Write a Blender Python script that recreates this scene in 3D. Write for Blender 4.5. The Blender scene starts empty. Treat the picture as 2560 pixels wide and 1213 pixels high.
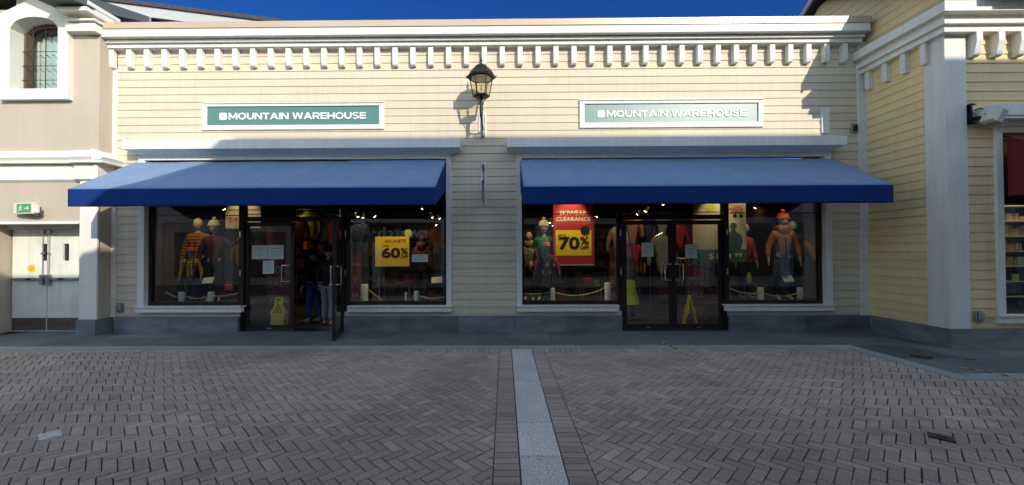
import bpy, bmesh, math, random
from mathutils import Vector, Matrix
random.seed(7)
rad = math.radians
S = bpy.context.scene
COL = S.collection

# ------------------------------------------------------------------ camera
CAMR = ((0.99996, -0.00812, 0.00405), (0.00818, 0.99987, -0.01417), (-0.00393, 0.0142, 0.99989))
CH, CD = 1.6, 8.16
cd = bpy.data.cameras.new('camera'); cam = bpy.data.objects.new('camera', cd); COL.objects.link(cam)
cd.sensor_width = 36; cd.lens = 36 * 999.7 / 2560
cd.shift_x = (1280 - 1253.3) / 2560; cd.shift_y = (617.7 - 606.5) / 2560
cd.clip_start = .05; cd.clip_end = 2000
R_ = Matrix(CAMR)
bR = Matrix((R_.col[0], R_.col[2], -R_.col[1])).transposed()
cam.matrix_world = Matrix.Translation((0, -CD, CH)) @ bR.to_4x4()
S.camera = cam

# ------------------------------------------------------------------ light
SUN = Vector((.60, -1, .56)).normalized()
w = bpy.data.worlds.new('World'); S.world = w; w.use_nodes = True
nt = w.node_tree; bg = nt.nodes['Background']
sky = nt.nodes.new('ShaderNodeTexSky'); sky.sky_type = 'NISHITA'; sky.sun_disc = False
sky.sun_elevation = math.asin(SUN.z); sky.sun_rotation = math.atan2(SUN.x, SUN.y)
sky.air_density = 1.0; sky.dust_density = .2; sky.ozone_density = 3.5; sky.altitude = 0
# added sky tint: dark ahead of the camera, bright elsewhere to lift the shade
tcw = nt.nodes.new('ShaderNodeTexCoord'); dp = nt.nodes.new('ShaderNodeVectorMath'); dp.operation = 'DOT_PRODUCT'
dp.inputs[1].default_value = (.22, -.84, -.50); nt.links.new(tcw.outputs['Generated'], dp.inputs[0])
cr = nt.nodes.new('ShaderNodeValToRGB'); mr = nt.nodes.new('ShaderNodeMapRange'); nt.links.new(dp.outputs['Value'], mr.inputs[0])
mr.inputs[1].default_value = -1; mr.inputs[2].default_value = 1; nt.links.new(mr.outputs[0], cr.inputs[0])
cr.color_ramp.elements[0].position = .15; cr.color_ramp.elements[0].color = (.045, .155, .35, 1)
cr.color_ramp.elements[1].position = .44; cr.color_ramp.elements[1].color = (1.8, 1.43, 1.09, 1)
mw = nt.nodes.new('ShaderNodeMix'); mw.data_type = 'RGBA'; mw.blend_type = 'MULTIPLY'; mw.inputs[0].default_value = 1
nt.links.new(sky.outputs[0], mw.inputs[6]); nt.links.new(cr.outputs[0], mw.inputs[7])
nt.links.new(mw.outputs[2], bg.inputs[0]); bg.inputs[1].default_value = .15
sd = bpy.data.lights.new('sun', 'SUN'); sd.energy = 2.0; sd.angle = rad(.5); sd.color = (1, .93, .80)
so = bpy.data.objects.new('sun', sd); COL.objects.link(so)
so.rotation_euler = (-SUN).to_track_quat('-Z', 'Y').to_euler(); so.location = (10, -20, 12)
S.view_settings.view_transform = 'Standard'; S.view_settings.look = 'None'
S.view_settings.exposure = 1.05; S.view_settings.gamma = 1
S.cycles.max_bounces = 8; S.cycles.transparent_max_bounces = 12

# ------------------------------------------------------------------ helpers
def at(px, py, y):
    """pixel of the 2560 wide photograph -> point on the vertical plane y"""
    d = R_ @ Vector(((px - 1253.3) / 999.7, 1, -(py - 617.7) / 999.7))
    t = (CD + y) / d[1]
    return (d[0] * t, y, CH + d[2] * t)

def wl(o):
    v = Vector((0, 0, 0))
    while o: v += o.location; o = o.parent
    return v

class MB:
    def __init__(s): s.V = []; s.F = []; s.C = []; s.T = None
    def xf(s, m): s.T = m; return s
    def add(s, vs, fs, c=None):
        n = len(s.V)
        if s.T is not None: vs = [tuple(s.T @ Vector(v)) for v in vs]
        s.V += [tuple(v) for v in vs]; s.F += [tuple(i + n for i in f) for f in fs]
        s.C += [c if c is not None else 1.0] * len(fs); return s
    def box(s, x0, x1, y0, y1, z0, z1, c=None):
        return s.add([(x0,y0,z0),(x1,y0,z0),(x1,y1,z0),(x0,y1,z0),(x0,y0,z1),(x1,y0,z1),(x1,y1,z1),(x0,y1,z1)],
              [(0,3,2,1),(4,5,6,7),(0,1,5,4),(1,2,6,5),(2,3,7,6),(3,0,4,7)], c)
    def prism(s, poly, axis, a, b, c=None):
        """poly = 2d points; axis 'x': (y,z) 'y': (x,z) 'z': (x,y); extruded a..b"""
        f = {'x': lambda p, t: (t, p[0], p[1]), 'y': lambda p, t: (p[0], t, p[1]), 'z': lambda p, t: (p[0], p[1], t)}[axis]
        n = len(poly)
        vs = [f(p, a) for p in poly] + [f(p, b) for p in poly]
        fs = [tuple(range(n)), tuple(range(2*n-1, n-1, -1))] + [(i, i+n, (i+1) % n + n, (i+1) % n) for i in range(n)]
        return s.add(vs, fs, c)
    def tube(s, pts, r, n=8, cap=True):
        pts = [Vector(p) for p in pts]; rr = r if isinstance(r, (list, tuple)) else [r] * len(pts)
        vs = []; fs = []
        for i, p in enumerate(pts):
            d = (pts[min(i+1, len(pts)-1)] - pts[max(i-1, 0)]).normalized()
            u = d.orthogonal() if i == 0 else (pu - pu.dot(d) * d)
            u.normalize(); pu = u; v = d.cross(u)
            vs += [p + (u * math.cos(2*math.pi*k/n) + v * math.sin(2*math.pi*k/n)) * rr[i] for k in range(n)]
        for i in range(len(pts)-1):
            for k in range(n): fs.append((i*n+k, i*n+(k+1) % n, (i+1)*n+(k+1) % n, (i+1)*n+k))
        if cap: fs += [tuple(range(n-1, -1, -1)), tuple((len(pts)-1)*n+k for k in range(n))]
        return s.add(vs, fs)
    def lathe(s, prof, c=(0,0,0), n=16, rot=0):
        vs = []; fs = []
        for r, z in prof:
            vs += [(c[0]+r*math.cos(rot+2*math.pi*k/n), c[1]+r*math.sin(rot+2*math.pi*k/n), c[2]+z) for k in range(n)]
        for i in range(len(prof)-1):
            for k in range(n): fs.append((i*n+k, i*n+(k+1) % n, (i+1)*n+(k+1) % n, (i+1)*n+k))
        fs += [tuple(range(n-1, -1, -1)), tuple((len(prof)-1)*n+k for k in range(n))]
        return s.add(vs, fs)
    def build(s, name, m, parent=None, smooth=False, bevel=0, origin=None):
        off = wl(parent) if parent else (Vector(origin) if origin else Vector((0,0,0)))
        me = bpy.data.meshes.new(name)
        me.from_pydata([(v[0]-off[0], v[1]-off[1], v[2]-off[2]) for v in s.V], [], s.F)
        me.materials.append(m)
        if any(c != 1.0 for c in s.C):
            a = me.attributes.new('tone', 'FLOAT', 'FACE'); a.data.foreach_set('value', [float(c) for c in s.C])
        bm = bmesh.new(); bm.from_mesh(me); bmesh.ops.recalc_face_normals(bm, faces=bm.faces); bm.to_mesh(me); bm.free()
        if smooth: me.polygons.foreach_set('use_smooth', [True]*len(me.polygons))
        o = bpy.data.objects.new(name, me); COL.objects.link(o)
        if parent: o.parent = parent
        else: o.location = off
        if bevel:
            b = o.modifiers.new('bevel', 'BEVEL'); b.width = bevel; b.segments = 2; b.limit_method = 'ANGLE'
        if smooth:
            try: me.set_sharp_from_angle(angle=rad(40))
            except Exception: pass
        return o

def thing(name, label, cat, loc=(0,0,0), group=None):
    o = bpy.data.objects.new(name, None); COL.objects.link(o); o.location = loc; o.empty_display_size = .2
    return tag(o, label, cat, group)
def tag(o, label, cat=None, group=None):
    o['label'] = label
    if cat: o['category'] = cat
    if group: o['group'] = group
    return o
def struct(o, kind='structure'): o['kind'] = kind; return o

def text_mb(s, x0, x1, z0, z1, y, bold=.03, depth=.004, mb=None, back=False):
    """text facing -y fitted into x0..x1, z0..z1, front at y"""
    cu = bpy.data.curves.new('t', 'FONT'); cu.body = s; cu.offset = bold; cu.extrude = .01; cu.resolution_u = 3
    o = bpy.data.objects.new('t', cu); COL.objects.link(o)
    dg = bpy.context.evaluated_depsgraph_get(); me = bpy.data.meshes.new_from_object(o.evaluated_get(dg))
    vs = [v.co.copy() for v in me.vertices]; fs = [tuple(p.vertices) for p in me.polygons]
    bpy.data.objects.remove(o); bpy.data.curves.remove(cu); bpy.data.meshes.remove(me)
    ax = min(v.x for v in vs); bx = max(v.x for v in vs); az = min(v.y for v in vs); bz = max(v.y for v in vs)
    out = []
    for v in vs:
        u = (v.x-ax)/(bx-ax); t = (v.y-az)/(bz-az)
        if back: out.append((x1-(x1-x0)*u, y + (depth if v.z > 0 else 0), z0+(z1-z0)*t))
        else: out.append((x0+(x1-x0)*u, y + (0 if v.z > 0 else depth), z0+(z1-z0)*t))
    mb = mb or MB(); return mb.add(out, fs)

# ------------------------------------------------------------------ materials
def nd(nt, t, **k):
    n = nt.nodes.new(t)
    for a, b in k.items(): setattr(n, a, b)
    return n
def mat(name, col, rough=.6, metal=0, var=.12, scale=3, stretch=(1,1,1), bump=0, bscale=80, spec=.5, tone=False,
        emit=0, fine=0, fscale=200, board=None, spots=0, coat=0, sheen=0, brick=None, streak=0, seams=None):
    m = bpy.data.materials.new(name); m.use_nodes = True; nt = m.node_tree; L = nt.links.new
    p = nt.nodes['Principled BSDF']; p.inputs['Roughness'].default_value = rough; p.inputs['Metallic'].default_value = metal
    p.inputs['Specular IOR Level'].default_value = spec; p.inputs['Coat Weight'].default_value = coat; p.inputs['Coat Roughness'].default_value = .4
    p.inputs['Sheen Weight'].default_value = sheen
    tc = nd(nt, 'ShaderNodeTexCoord'); mp = nd(nt, 'ShaderNodeMapping'); mp.inputs['Scale'].default_value = stretch
    L(tc.outputs['Object'], mp.inputs[0])
    def scalef(sock, a, b, lo=.3, hi=.7):
        r = nd(nt, 'ShaderNodeMapRange'); L(sock, r.inputs[0])
        for i, v in zip((1,2,3,4), (lo,hi,a,b)): r.inputs[i].default_value = v
        return r.outputs[0]
    def noise(sc, det=4, src=None, rg=.55):
        n = nd(nt, 'ShaderNodeTexNoise'); L(src or mp.outputs[0], n.inputs[0]); n.inputs['Scale'].default_value = sc
        n.inputs['Detail'].default_value = det; n.inputs['Roughness'].default_value = rg; return n.outputs[0]
    def mul(a, b):
        q = nd(nt, 'ShaderNodeMath', operation='MULTIPLY'); L(a, q.inputs[0]); L(b, q.inputs[1]); return q.outputs[0]
    f = scalef(noise(scale), 1-var, 1+var*.6)
    if fine: f = mul(f, scalef(noise(fscale, 2, tc.outputs['Object']), 1-fine, 1+fine))
    if streak:
        m2 = nd(nt, 'ShaderNodeMapping'); m2.inputs['Scale'].default_value = (9, 9, .6); L(tc.outputs['Object'], m2.inputs[0])
        f = mul(f, scalef(noise(1.3, 5, m2.outputs[0]), 1-streak, 1.02, .35, .6))
    if spots:   # gum and drip marks
        vo = nd(nt, 'ShaderNodeTexVoronoi'); L(tc.outputs['Object'], vo.inputs[0]); vo.inputs['Scale'].default_value = 1.9
        f = mul(f, scalef(vo.outputs['Distance'], 1-spots, 1, .035, .05)); f = mul(f, scalef(noise(.35, 5), 1-spots*.5, 1.05, .38, .55))
    if tone:
        a = nd(nt, 'ShaderNodeAttribute', attribute_name='tone'); f = mul(f, a.outputs['Fac'])
    if board:
        sx = nd(nt, 'ShaderNodeSeparateXYZ'); L(tc.outputs['Object'], sx.inputs[0])
        a = nd(nt, 'ShaderNodeMath', operation='SUBTRACT'); L(sx.outputs['Z'], a.inputs[0]); a.inputs[1].default_value = board[0]
        b = nd(nt, 'ShaderNodeMath', operation='DIVIDE'); L(a.outputs[0], b.inputs[0]); b.inputs[1].default_value = board[1]
        c = nd(nt, 'ShaderNodeMath', operation='FLOOR'); L(b.outputs[0], c.inputs[0])
        h = nd(nt, 'ShaderNodeMath', operation='ADD'); L(sx.outputs['X'], h.inputs[0])
        c7 = nd(nt, 'ShaderNodeMath', operation='MULTIPLY'); L(c.outputs[0], c7.inputs[0]); c7.inputs[1].default_value = 1.37
        L(c7.outputs[0], h.inputs[1])
        h3 = nd(nt, 'ShaderNodeMath', operation='DIVIDE'); L(h.outputs[0], h3.inputs[0]); h3.inputs[1].default_value = 3.66
        h4 = nd(nt, 'ShaderNodeMath', operation='FLOOR'); L(h3.outputs[0], h4.inputs[0])
        cm = nd(nt, 'ShaderNodeCombineXYZ'); L(h4.outputs[0], cm.inputs[0]); L(c.outputs[0], cm.inputs[1])
        wn = nd(nt, 'ShaderNodeTexWhiteNoise'); L(cm.outputs[0], wn.inputs[0])
        f = mul(f, scalef(wn.outputs['Value'], .955, 1.03, 0, 1))
        fr = nd(nt, 'ShaderNodeMath', operation='FRACT'); L(h3.outputs[0], fr.inputs[0])
        lt = nd(nt, 'ShaderNodeMath', operation='GREATER_THAN'); L(fr.outputs[0], lt.inputs[0]); lt.inputs[1].default_value = .0012
        f = mul(f, scalef(lt.outputs[0], .6, 1, 0, 1))
    if seams:   # sewn seams every seams metres along x
        sx = nd(nt, 'ShaderNodeSeparateXYZ'); L(tc.outputs['Object'], sx.inputs[0])
        h3 = nd(nt, 'ShaderNodeMath', operation='DIVIDE'); L(sx.outputs['X'], h3.inputs[0]); h3.inputs[1].default_value = seams
        fr = nd(nt, 'ShaderNodeMath', operation='FRACT'); L(h3.outputs[0], fr.inputs[0])
        lt = nd(nt, 'ShaderNodeMath', operation='GREATER_THAN'); L(fr.outputs[0], lt.inputs[0]); lt.inputs[1].default_value = .012
        f = mul(f, scalef(lt.outputs[0], .8, 1, 0, 1))
    mx = nd(nt, 'ShaderNodeMix', data_type='RGBA', blend_type='MULTIPLY'); mx.inputs[0].default_value = 1
    mx.inputs[6].default_value = (*col, 1)
    cc = nd(nt, 'ShaderNodeCombineColor'); [L(f, cc.inputs[i]) for i in range(3)]; L(cc.outputs[0], mx.inputs[7])
    L(mx.outputs[2], p.inputs['Base Color'])
    if bump:
        b = nd(nt, 'ShaderNodeBump'); b.inputs['Strength'].default_value = 1; b.inputs['Distance'].default_value = bump
        L(noise(bscale, 3, tc.outputs['Object']), b.inputs['Height']); L(b.outputs[0], p.inputs['Normal'])
    if emit:
        p.inputs['Emission Color'].default_value = (*col, 1); p.inputs['Emission Strength'].default_value = emit
    return m

def puffer(name, col, pitch=.07, depth=.012):
    m = mat(name, col, .45, var=.15, scale=12); nt = m.node_tree; L = nt.links.new; p = nt.nodes['Principled BSDF']
    tc = nd(nt, 'ShaderNodeTexCoord'); sx = nd(nt, 'ShaderNodeSeparateXYZ'); L(tc.outputs['Object'], sx.inputs[0])
    a = nd(nt, 'ShaderNodeMath', operation='MULTIPLY'); L(sx.outputs['Z'], a.inputs[0]); a.inputs[1].default_value = math.pi/pitch
    b = nd(nt, 'ShaderNodeMath', operation='SINE'); L(a.outputs[0], b.inputs[0])
    c = nd(nt, 'ShaderNodeMath', operation='ABSOLUTE'); L(b.outputs[0], c.inputs[0])
    bu = nd(nt, 'ShaderNodeBump'); bu.inputs['Distance'].default_value = depth*1.5; L(c.outputs[0], bu.inputs['Height']); L(bu.outputs[0], p.inputs['Normal'])
    return m

def glass_mat(name, tint=(.86,.9,.88), boost=2.5, wob=.00012, haze=.02):
    m = bpy.data.materials.new(name); m.use_nodes = True; nt = m.node_tree; L = nt.links.new; nt.nodes.clear()
    out = nd(nt, 'ShaderNodeOutputMaterial'); t = nd(nt, 'ShaderNodeBsdfTransparent'); t.inputs[0].default_value = (*tint, 1)
    g = nd(nt, 'ShaderNodeBsdfGlossy'); g.inputs['Roughness'].default_value = haze; lw = nd(nt, 'ShaderNodeLayerWeight'); lw.inputs[0].default_value = .5
    pw = nd(nt, 'ShaderNodeMath', operation='POWER'); pw.inputs[1].default_value = 5; L(lw.outputs['Facing'], pw.inputs[0])
    k = nd(nt, 'ShaderNodeMath', operation='MULTIPLY_ADD', use_clamp=True); k.inputs[1].default_value = .9; k.inputs[2].default_value = .04*boost; L(pw.outputs[0], k.inputs[0])
    tc = nd(nt, 'ShaderNodeTexCoord'); n = nd(nt, 'ShaderNodeTexNoise'); L(tc.outputs['Object'], n.inputs[0]); n.inputs['Scale'].default_value = 1.3
    b = nd(nt, 'ShaderNodeBump'); b.inputs['Distance'].default_value = wob*8; L(n.outputs[0], b.inputs['Height']); L(b.outputs[0], g.inputs['Normal'])
    mx = nd(nt, 'ShaderNodeMixShader'); L(k.outputs[0], mx.inputs[0]); L(t.outputs[0], mx.inputs[1]); L(g.outputs[0], mx.inputs[2]); L(mx.outputs[0], out.inputs[0])
    return m

PIT = .1566; Z0 = 3.476
M = {}
M['siding'] = mat('cream_siding', (.66,.575,.435), .55, var=.05, scale=1.2, stretch=(.5,1,3), board=(Z0,PIT), streak=.035, spec=.3)
M['siding_y'] = mat('yellow_siding', (.84,.65,.35), .55, var=.05, scale=1.2, stretch=(.5,1,3), board=(Z0,PIT), streak=.035, spec=.3)
M['trim'] = mat('white_trim', (.78,.77,.72), .5, var=.05, scale=1.5, streak=.07, fine=.03, spec=.35)
M['trim_b'] = mat('white_trim_warm', (.78,.76,.69), .5, var=.05, scale=1.5, streak=.02, spec=.35)
M['flash'] = mat('tan_flashing', (.58,.44,.31), .35, metal=.2, var=.08, scale=1, stretch=(.4,1,1))
M['stucco'] = mat('pink_stucco', (.51,.435,.35), .9, var=.06, scale=1.2, bump=.004, bscale=120, spec=.2, streak=.015)
M['stone'] = mat('blue_grey_stone', (.19,.20,.22), .7, var=.4, scale=2.6, stretch=(.6,1,1.8), fine=.12, fscale=260, tone=True)
M['slab'] = mat('sidewalk_slab', (.165,.16,.165), .8, spots=.35, var=.22, scale=1.6, fine=.14, fscale=150, tone=True, bump=.002, bscale=150)
M['band'] = mat('granite_band', (.37,.355,.34), .75, var=.14, scale=2, fine=.45, fscale=70, tone=True, bump=.002, bscale=150)
M['strip'] = mat('speckled_granite', (.74,.68,.60), .75, var=.12, scale=2, fine=.6, fscale=85, tone=True, bump=.002, bscale=150, spots=.2)
M['paver'] = mat('clay_paver', (.52,.39,.30), .85, var=.14, scale=.9, fine=.32, fscale=95, tone=True, bump=.003, bscale=110, spec=.25, spots=.35)
M['mortar'] = mat('joint_sand', (.075,.068,.06), .95, var=.3, scale=30)
M['ground'] = mat('far_paving', (.15,.14,.135), .9, var=.2, scale=.7, fine=.2)
M['bronze'] = mat('bronze_frame', (.028,.02,.018), .35, metal=.3, var=.1, scale=5)
M['awn_top'] = mat('pale_blue_canvas', (.165,.255,.42), .85, var=.07, scale=1.4, stretch=(2,1,1), fine=.04, fscale=400, sheen=.25, spec=.15, seams=1.02, bump=.03, bscale=2.2, streak=.05)  # canopy canvas set much paler and greyer than the valance
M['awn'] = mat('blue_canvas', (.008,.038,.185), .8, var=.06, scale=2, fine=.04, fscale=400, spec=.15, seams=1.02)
M['awn_in'] = mat('awning_lining', (.05,.045,.045), .9)
M['glass'] = glass_mat('window_glass')
M['black'] = mat('black_metal', (.012,.012,.013), .45, metal=.4, var=.2, scale=20)
M['lampm'] = mat('lantern_metal', (.022,.023,.022), .45, metal=.3, var=.3, scale=14)
M['steel'] = mat('brushed_steel', (.55,.55,.56), .3, metal=1, var=.08, scale=15)
M['greym'] = mat('grey_metal', (.30,.31,.32), .5, metal=.5, var=.15, scale=12)
M['white'] = mat('white_paint', (.75,.75,.73), .5, var=.04)
M['doorw'] = mat('painted_steel_door', (.78,.78,.68), .45, var=.1, scale=3, streak=.10)
M['kick'] = mat('steel_kick_plate', (.17,.13,.11), .4, metal=.6, var=.3, scale=5, stretch=(1,1,2))
M['teal'] = mat('teal_sign_panel', (.065,.185,.165), .46, coat=.45, var=.05, scale=3, spec=1.0)
M['letter'] = mat('white_letters', (.82,.82,.82), .4, var=.02)
M['roofg'] = mat('dark_grey_battens', (.10,.115,.125), .7, var=.15, scale=3)
M['fasciag'] = mat('grey_fascia', (.42,.44,.45), .6, var=.08, scale=2)
M['shingle'] = mat('dark_shingles', (.05,.05,.055), .9, var=.3, scale=6)
M['red_awn'] = mat('dark_red_canvas', (.16,.012,.02), .85, var=.08, scale=3)
M['wood'] = mat('brown_wood', (.12,.07,.045), .5, var=.2, scale=6)
M['dark'] = mat('dark_interior', (.035,.03,.028), .8, var=.2, scale=2)
M['darkwood'] = mat('dark_fixture_wood', (.07,.045,.03), .6, var=.2, scale=5)
M['carpet'] = mat('shop_floor', (.06,.052,.047), .7, var=.2, scale=4)
M['warm'] = mat('warm_shop_wall', (.12,.08,.045), .8, var=.15, scale=2)
M['yel'] = mat('yellow_card', (.88,.62,.03), .55, var=.03)
M['redc'] = mat('red_card', (.40,.03,.035), .55, var=.04)
M['redl'] = mat('red_ink', (.5,.03,.04), .5, var=.03)
M['ink'] = mat('black_ink', (.02,.02,.022), .5, var=.05)
M['creamc'] = mat('cream_card', (.55,.47,.31), .6, var=.05)
M['creamw'] = mat('cream_lettering', (.78,.72,.55), .6, var=.02)
M['tealc'] = mat('printed_teal', (.05,.10,.10), .6, var=.3, scale=20)
M['redd'] = mat('dim_lit_red_banner', (.15,.015,.022), .7, var=.1)  # red darkened to carry the dim light behind the door glass
M['greenc'] = mat('green_card', (.03,.13,.05), .6, var=.05)
M['limec'] = mat('lime_card', (.42,.50,.06), .6, var=.05)
M['paper'] = mat('white_paper', (.62,.68,.64), .6, var=.05)
M['paperw'] = mat('paper_card', (.7,.66,.56), .6, var=.04)
M['bulb'] = mat('glowing_bulb', (1,.72,.36), .5, emit=30)
M['rope'] = mat('pale_rope', (.50,.40,.26), .85, var=.2, scale=60, bump=.004, bscale=120)
M['post'] = mat('display_post', (.78,.80,.77), .5, var=.04)
M['mann'] = mat('mannequin_plastic', (.62,.50,.36), .45, var=.04)
M['manng'] = mat('mannequin_grey', (.38,.40,.40), .45, var=.04)
M['skin'] = mat('skin', (.45,.27,.19), .55, var=.06)
M['blackc'] = mat('black_cloth', (.012,.012,.015), .8, var=.2, scale=10, bump=.03, bscale=11)
M['navyc'] = mat('navy_cloth', (.02,.03,.06), .8, var=.2, scale=10, bump=.03, bscale=11)
M['maroonc'] = mat('maroon_cloth', (.10,.012,.018), .75, var=.2, scale=10, bump=.03, bscale=11)
M['greyc'] = mat('grey_cloth', (.24,.24,.27), .8, var=.15, scale=10, bump=.03, bscale=11)
M['greyd'] = mat('dim_grey_cloth', (.07,.07,.075), .8); M['olive'] = mat('olive_cloth', (.06,.06,.02), .8); M['rust'] = mat('rust_cloth', (.22,.06,.02), .8)
M['jean'] = mat('blue_denim', (.025,.06,.16), .8, var=.2, scale=18)
M['greencl'] = mat('green_cloth', (.015,.16,.05), .7, var=.15, scale=10, bump=.03, bscale=11)
M['magc'] = mat('magenta_cloth', (.42,.03,.16), .7, var=.1, scale=10, bump=.03, bscale=11)
M['beigec'] = mat('beige_cloth', (.50,.38,.22), .8, var=.12, scale=10, bump=.03, bscale=11)
M['orangec'] = mat('orange_cloth', (.48,.17,.02), .6, var=.15, scale=10, bump=.03, bscale=11)
M['redcl'] = mat('red_cloth', (.5,.03,.03), .7, var=.15, scale=10, bump=.03, bscale=11)
M['limecl'] = mat('lime_cloth', (.72,.85,.04), .65, var=.12, scale=6, bump=.03, bscale=11)
M['knitw'] = mat('cream_knit', (.62,.55,.42), .9, var=.2, scale=50, bump=.004, bscale=150)
M['knito'] = mat('orange_knit', (.55,.10,.025), .9, var=.2, scale=50)
M['puffo'] = puffer('orange_puffer', (.50,.17,.02)); M['puffy'] = puffer('yellow_puffer', (.72,.36,.03), .055)
M['shoe'] = mat('light_shoe', (.4,.4,.4), .6, var=.2, scale=20)
M['exitg'] = mat('green_exit_panel', (.05,.30,.10), .5, var=.05)
M['cream_p'] = mat('cream_plastic', (.72,.66,.48), .5, var=.04)
M['curtain'] = mat('white_curtain', (.75,.77,.78), .8, var=.06)
M['opp'] = mat('opposite_wall', (.62,.58,.48), .7, var=.08, board=(0,PIT))
M['oppd'] = mat('opposite_dark_glass', (.03,.035,.04), .15, var=.1)
M['plateb'] = mat('pale_sheen_plate', (.80,.76,.64), .6, metal=0, var=.3, scale=30)  # pale matt colour stands in for the bright metal sheen
M['hazy'] = mat('yellow_tape', (.75,.65,.12), .6, var=.2, scale=30)
M['stickr'] = mat('yellow_sticker', (.85,.62,.02), .5, var=.03)
M['lglass'] = glass_mat('lantern_glass', (.95,.88,.70), 1.3, 0.00001, .05)
M['pink'] = mat('pink_plastic', (.55,.2,.3), .5); M['bag'] = mat('red_bag', (.55,.06,.04), .7)

# ------------------------------------------------------------------ ground
o = MB().add([(-300,-300,-.03),(300,-300,-.03),(300,300,-.03),(-300,300,-.03)], [(0,1,2,3)]).build('ground', M['ground']); struct(o)
o = MB().add([(-13,-9.9,-.012),(13,-9.9,-.012),(13,.4,-.012),(-13,.4,-.012)], [(0,1,2,3)]).build('paving_bed', M['mortar']); struct(o)

def clip(poly, regs):
    for (a, b, c) in regs:      # keep a*x+b*y<=c
        out = []
        for i in range(len(poly)):
            p, q = poly[i], poly[(i+1) % len(poly)]
            dp = a*p[0]+b*p[1]-c; dq = a*q[0]+b*q[1]-c
            if dp <= 0: out.append(p)
            if (dp < 0 < dq) or (dq < 0 < dp):
                t = dp/(dp-dq); out.append((p[0]+(q[0]-p[0])*t, p[1]+(q[1]-p[1])*t))
        poly = out
        if len(poly) < 3: return None
    return poly
def stone_tile(mb, poly, z, gap, ch, tone, tilt=.0):
    n = len(poly); cx = sum(p[0] for p in poly)/n; cy = sum(p[1] for p in poly)/n
    ar = abs(sum(poly[i][0]*poly[(i+1)%n][1]-poly[(i+1)%n][0]*poly[i][1] for i in range(n)))/2
    if ar < .0006: return
    def shr(d):
        out = []
        for i in range(n):
            p0, p, q = Vector(poly[i-1]), Vector(poly[i]), Vector(poly[(i+1) % n])
            e1 = (p-p0); e2 = (q-p)
            if e1.length < 1e-5 or e2.length < 1e-5: out.append(p); continue
            e1.normalize(); e2.normalize(); n1 = Vector((-e1.y, e1.x)); n2 = Vector((-e2.y, e2.x))
            b = n1+n2; k = b.length_squared
            out.append(p + (b*(2*d/k) if k > .3 else n1*d))
        return out
    if sum(poly[i][0]*poly[(i+1)%n][1]-poly[(i+1)%n][0]*poly[i][1] for i in range(n)) < 0: poly = poly[::-1]
    a = shr(gap); b = shr(gap+ch); tx, ty = random.uniform(-tilt, tilt), random.uniform(-tilt, tilt)
    zz = lambda p: z + (p[0]-cx)*tx + (p[1]-cy)*ty
    vs = [(p[0], p[1], z-.012) for p in a] + [(p[0], p[1], zz(p)-ch*.7) for p in a] + [(p[0], p[1], zz(p)) for p in b]
    fs = [tuple(range(2*n, 3*n))]
    for i in range(n):
        j = (i+1) % n; fs += [(i, j, n+j, n+i), (n+i, n+j, 2*n+j, 2*n+i)]
    mb.add(vs, fs, tone)

BL, BW = .2, .0865
XS0, XS1, XB0, XB1 = .11, .44, -.09, .64     # granite strip and its soldier borders
YBAND = -1.50
mb = MB(); c45 = math.sqrt(.5)
def rot45(x, y): return ((x+y)*c45, (x-y)*c45 - 1.9)   # (W,W) runs along x
regions = [[(1,0,XB0),(0,1,YBAND-.2),(-1,0,9.6),(0,-1,6.6)],
           [(-1,0,-XB1),(1,0,5.62),(0,1,YBAND-.2),(0,-1,6.6)],
           [(-1,0,-5.62),(1,0,9.6),(0,1,-3.14),(0,-1,6.6)]]
for j in range(-30, 30):
    for i in range(-120, 120):
        for hv in (0, 1):
            ox, oy = i*BW + j*BL, i*BW - j*BL
            if hv == 0: q = [(0,0),(BL,0),(BL,BW),(0,BW)]
            else: q = [(BL,BW-BL),(BL+BW,BW-BL),(BL+BW,BW),(BL,BW)]
            poly = [rot45(a+ox, b+oy) for a, b in q]
            cx = sum(p[0] for p in poly)/4; cy = sum(p[1] for p in poly)/4
            if not (-9.8 < cx < 9.8 and -6.8 < cy < -1.5): continue
            tn = random.gauss(1, .075)
            if random.random() < .04: tn *= 1.12
            z = random.uniform(-.0015, .0015); gp_ = .0030+.003*random.random()**2
            for rg in regions:
                pp = clip(poly, rg)
                if pp: stone_tile(mb, pp, z, gp_, .003, tn, .014)
def soldiers(x0, x1, y0, y1, alongx):
    n = int(round(((x1-x0) if alongx else (y1-y0))/.0875)); st = ((x1-x0) if alongx else (y1-y0))/n
    for k in range(n):
        if alongx: q = [(x0+k*st, y0), (x0+(k+1)*st, y0), (x0+(k+1)*st, y1), (x0+k*st, y1)]
        else: q = [(x0, y0+k*st), (x1, y0+k*st), (x1, y0+(k+1)*st), (x0, y0+(k+1)*st)]
        stone_tile(mb, q, random.uniform(-.001,.001), .004, .003, random.gauss(.96, .08), .01)
soldiers(XB0, XS0-.003, -6.6, YBAND, False); soldiers(XS1+.003, XB1, -6.6, YBAND, False)
soldiers(-9.6, XB0, YBAND-.2, YBAND, True); soldiers(XB1, 5.62, YBAND-.2, YBAND, True)
o = struct(mb.build('brick_paving', M['paver']))

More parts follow.
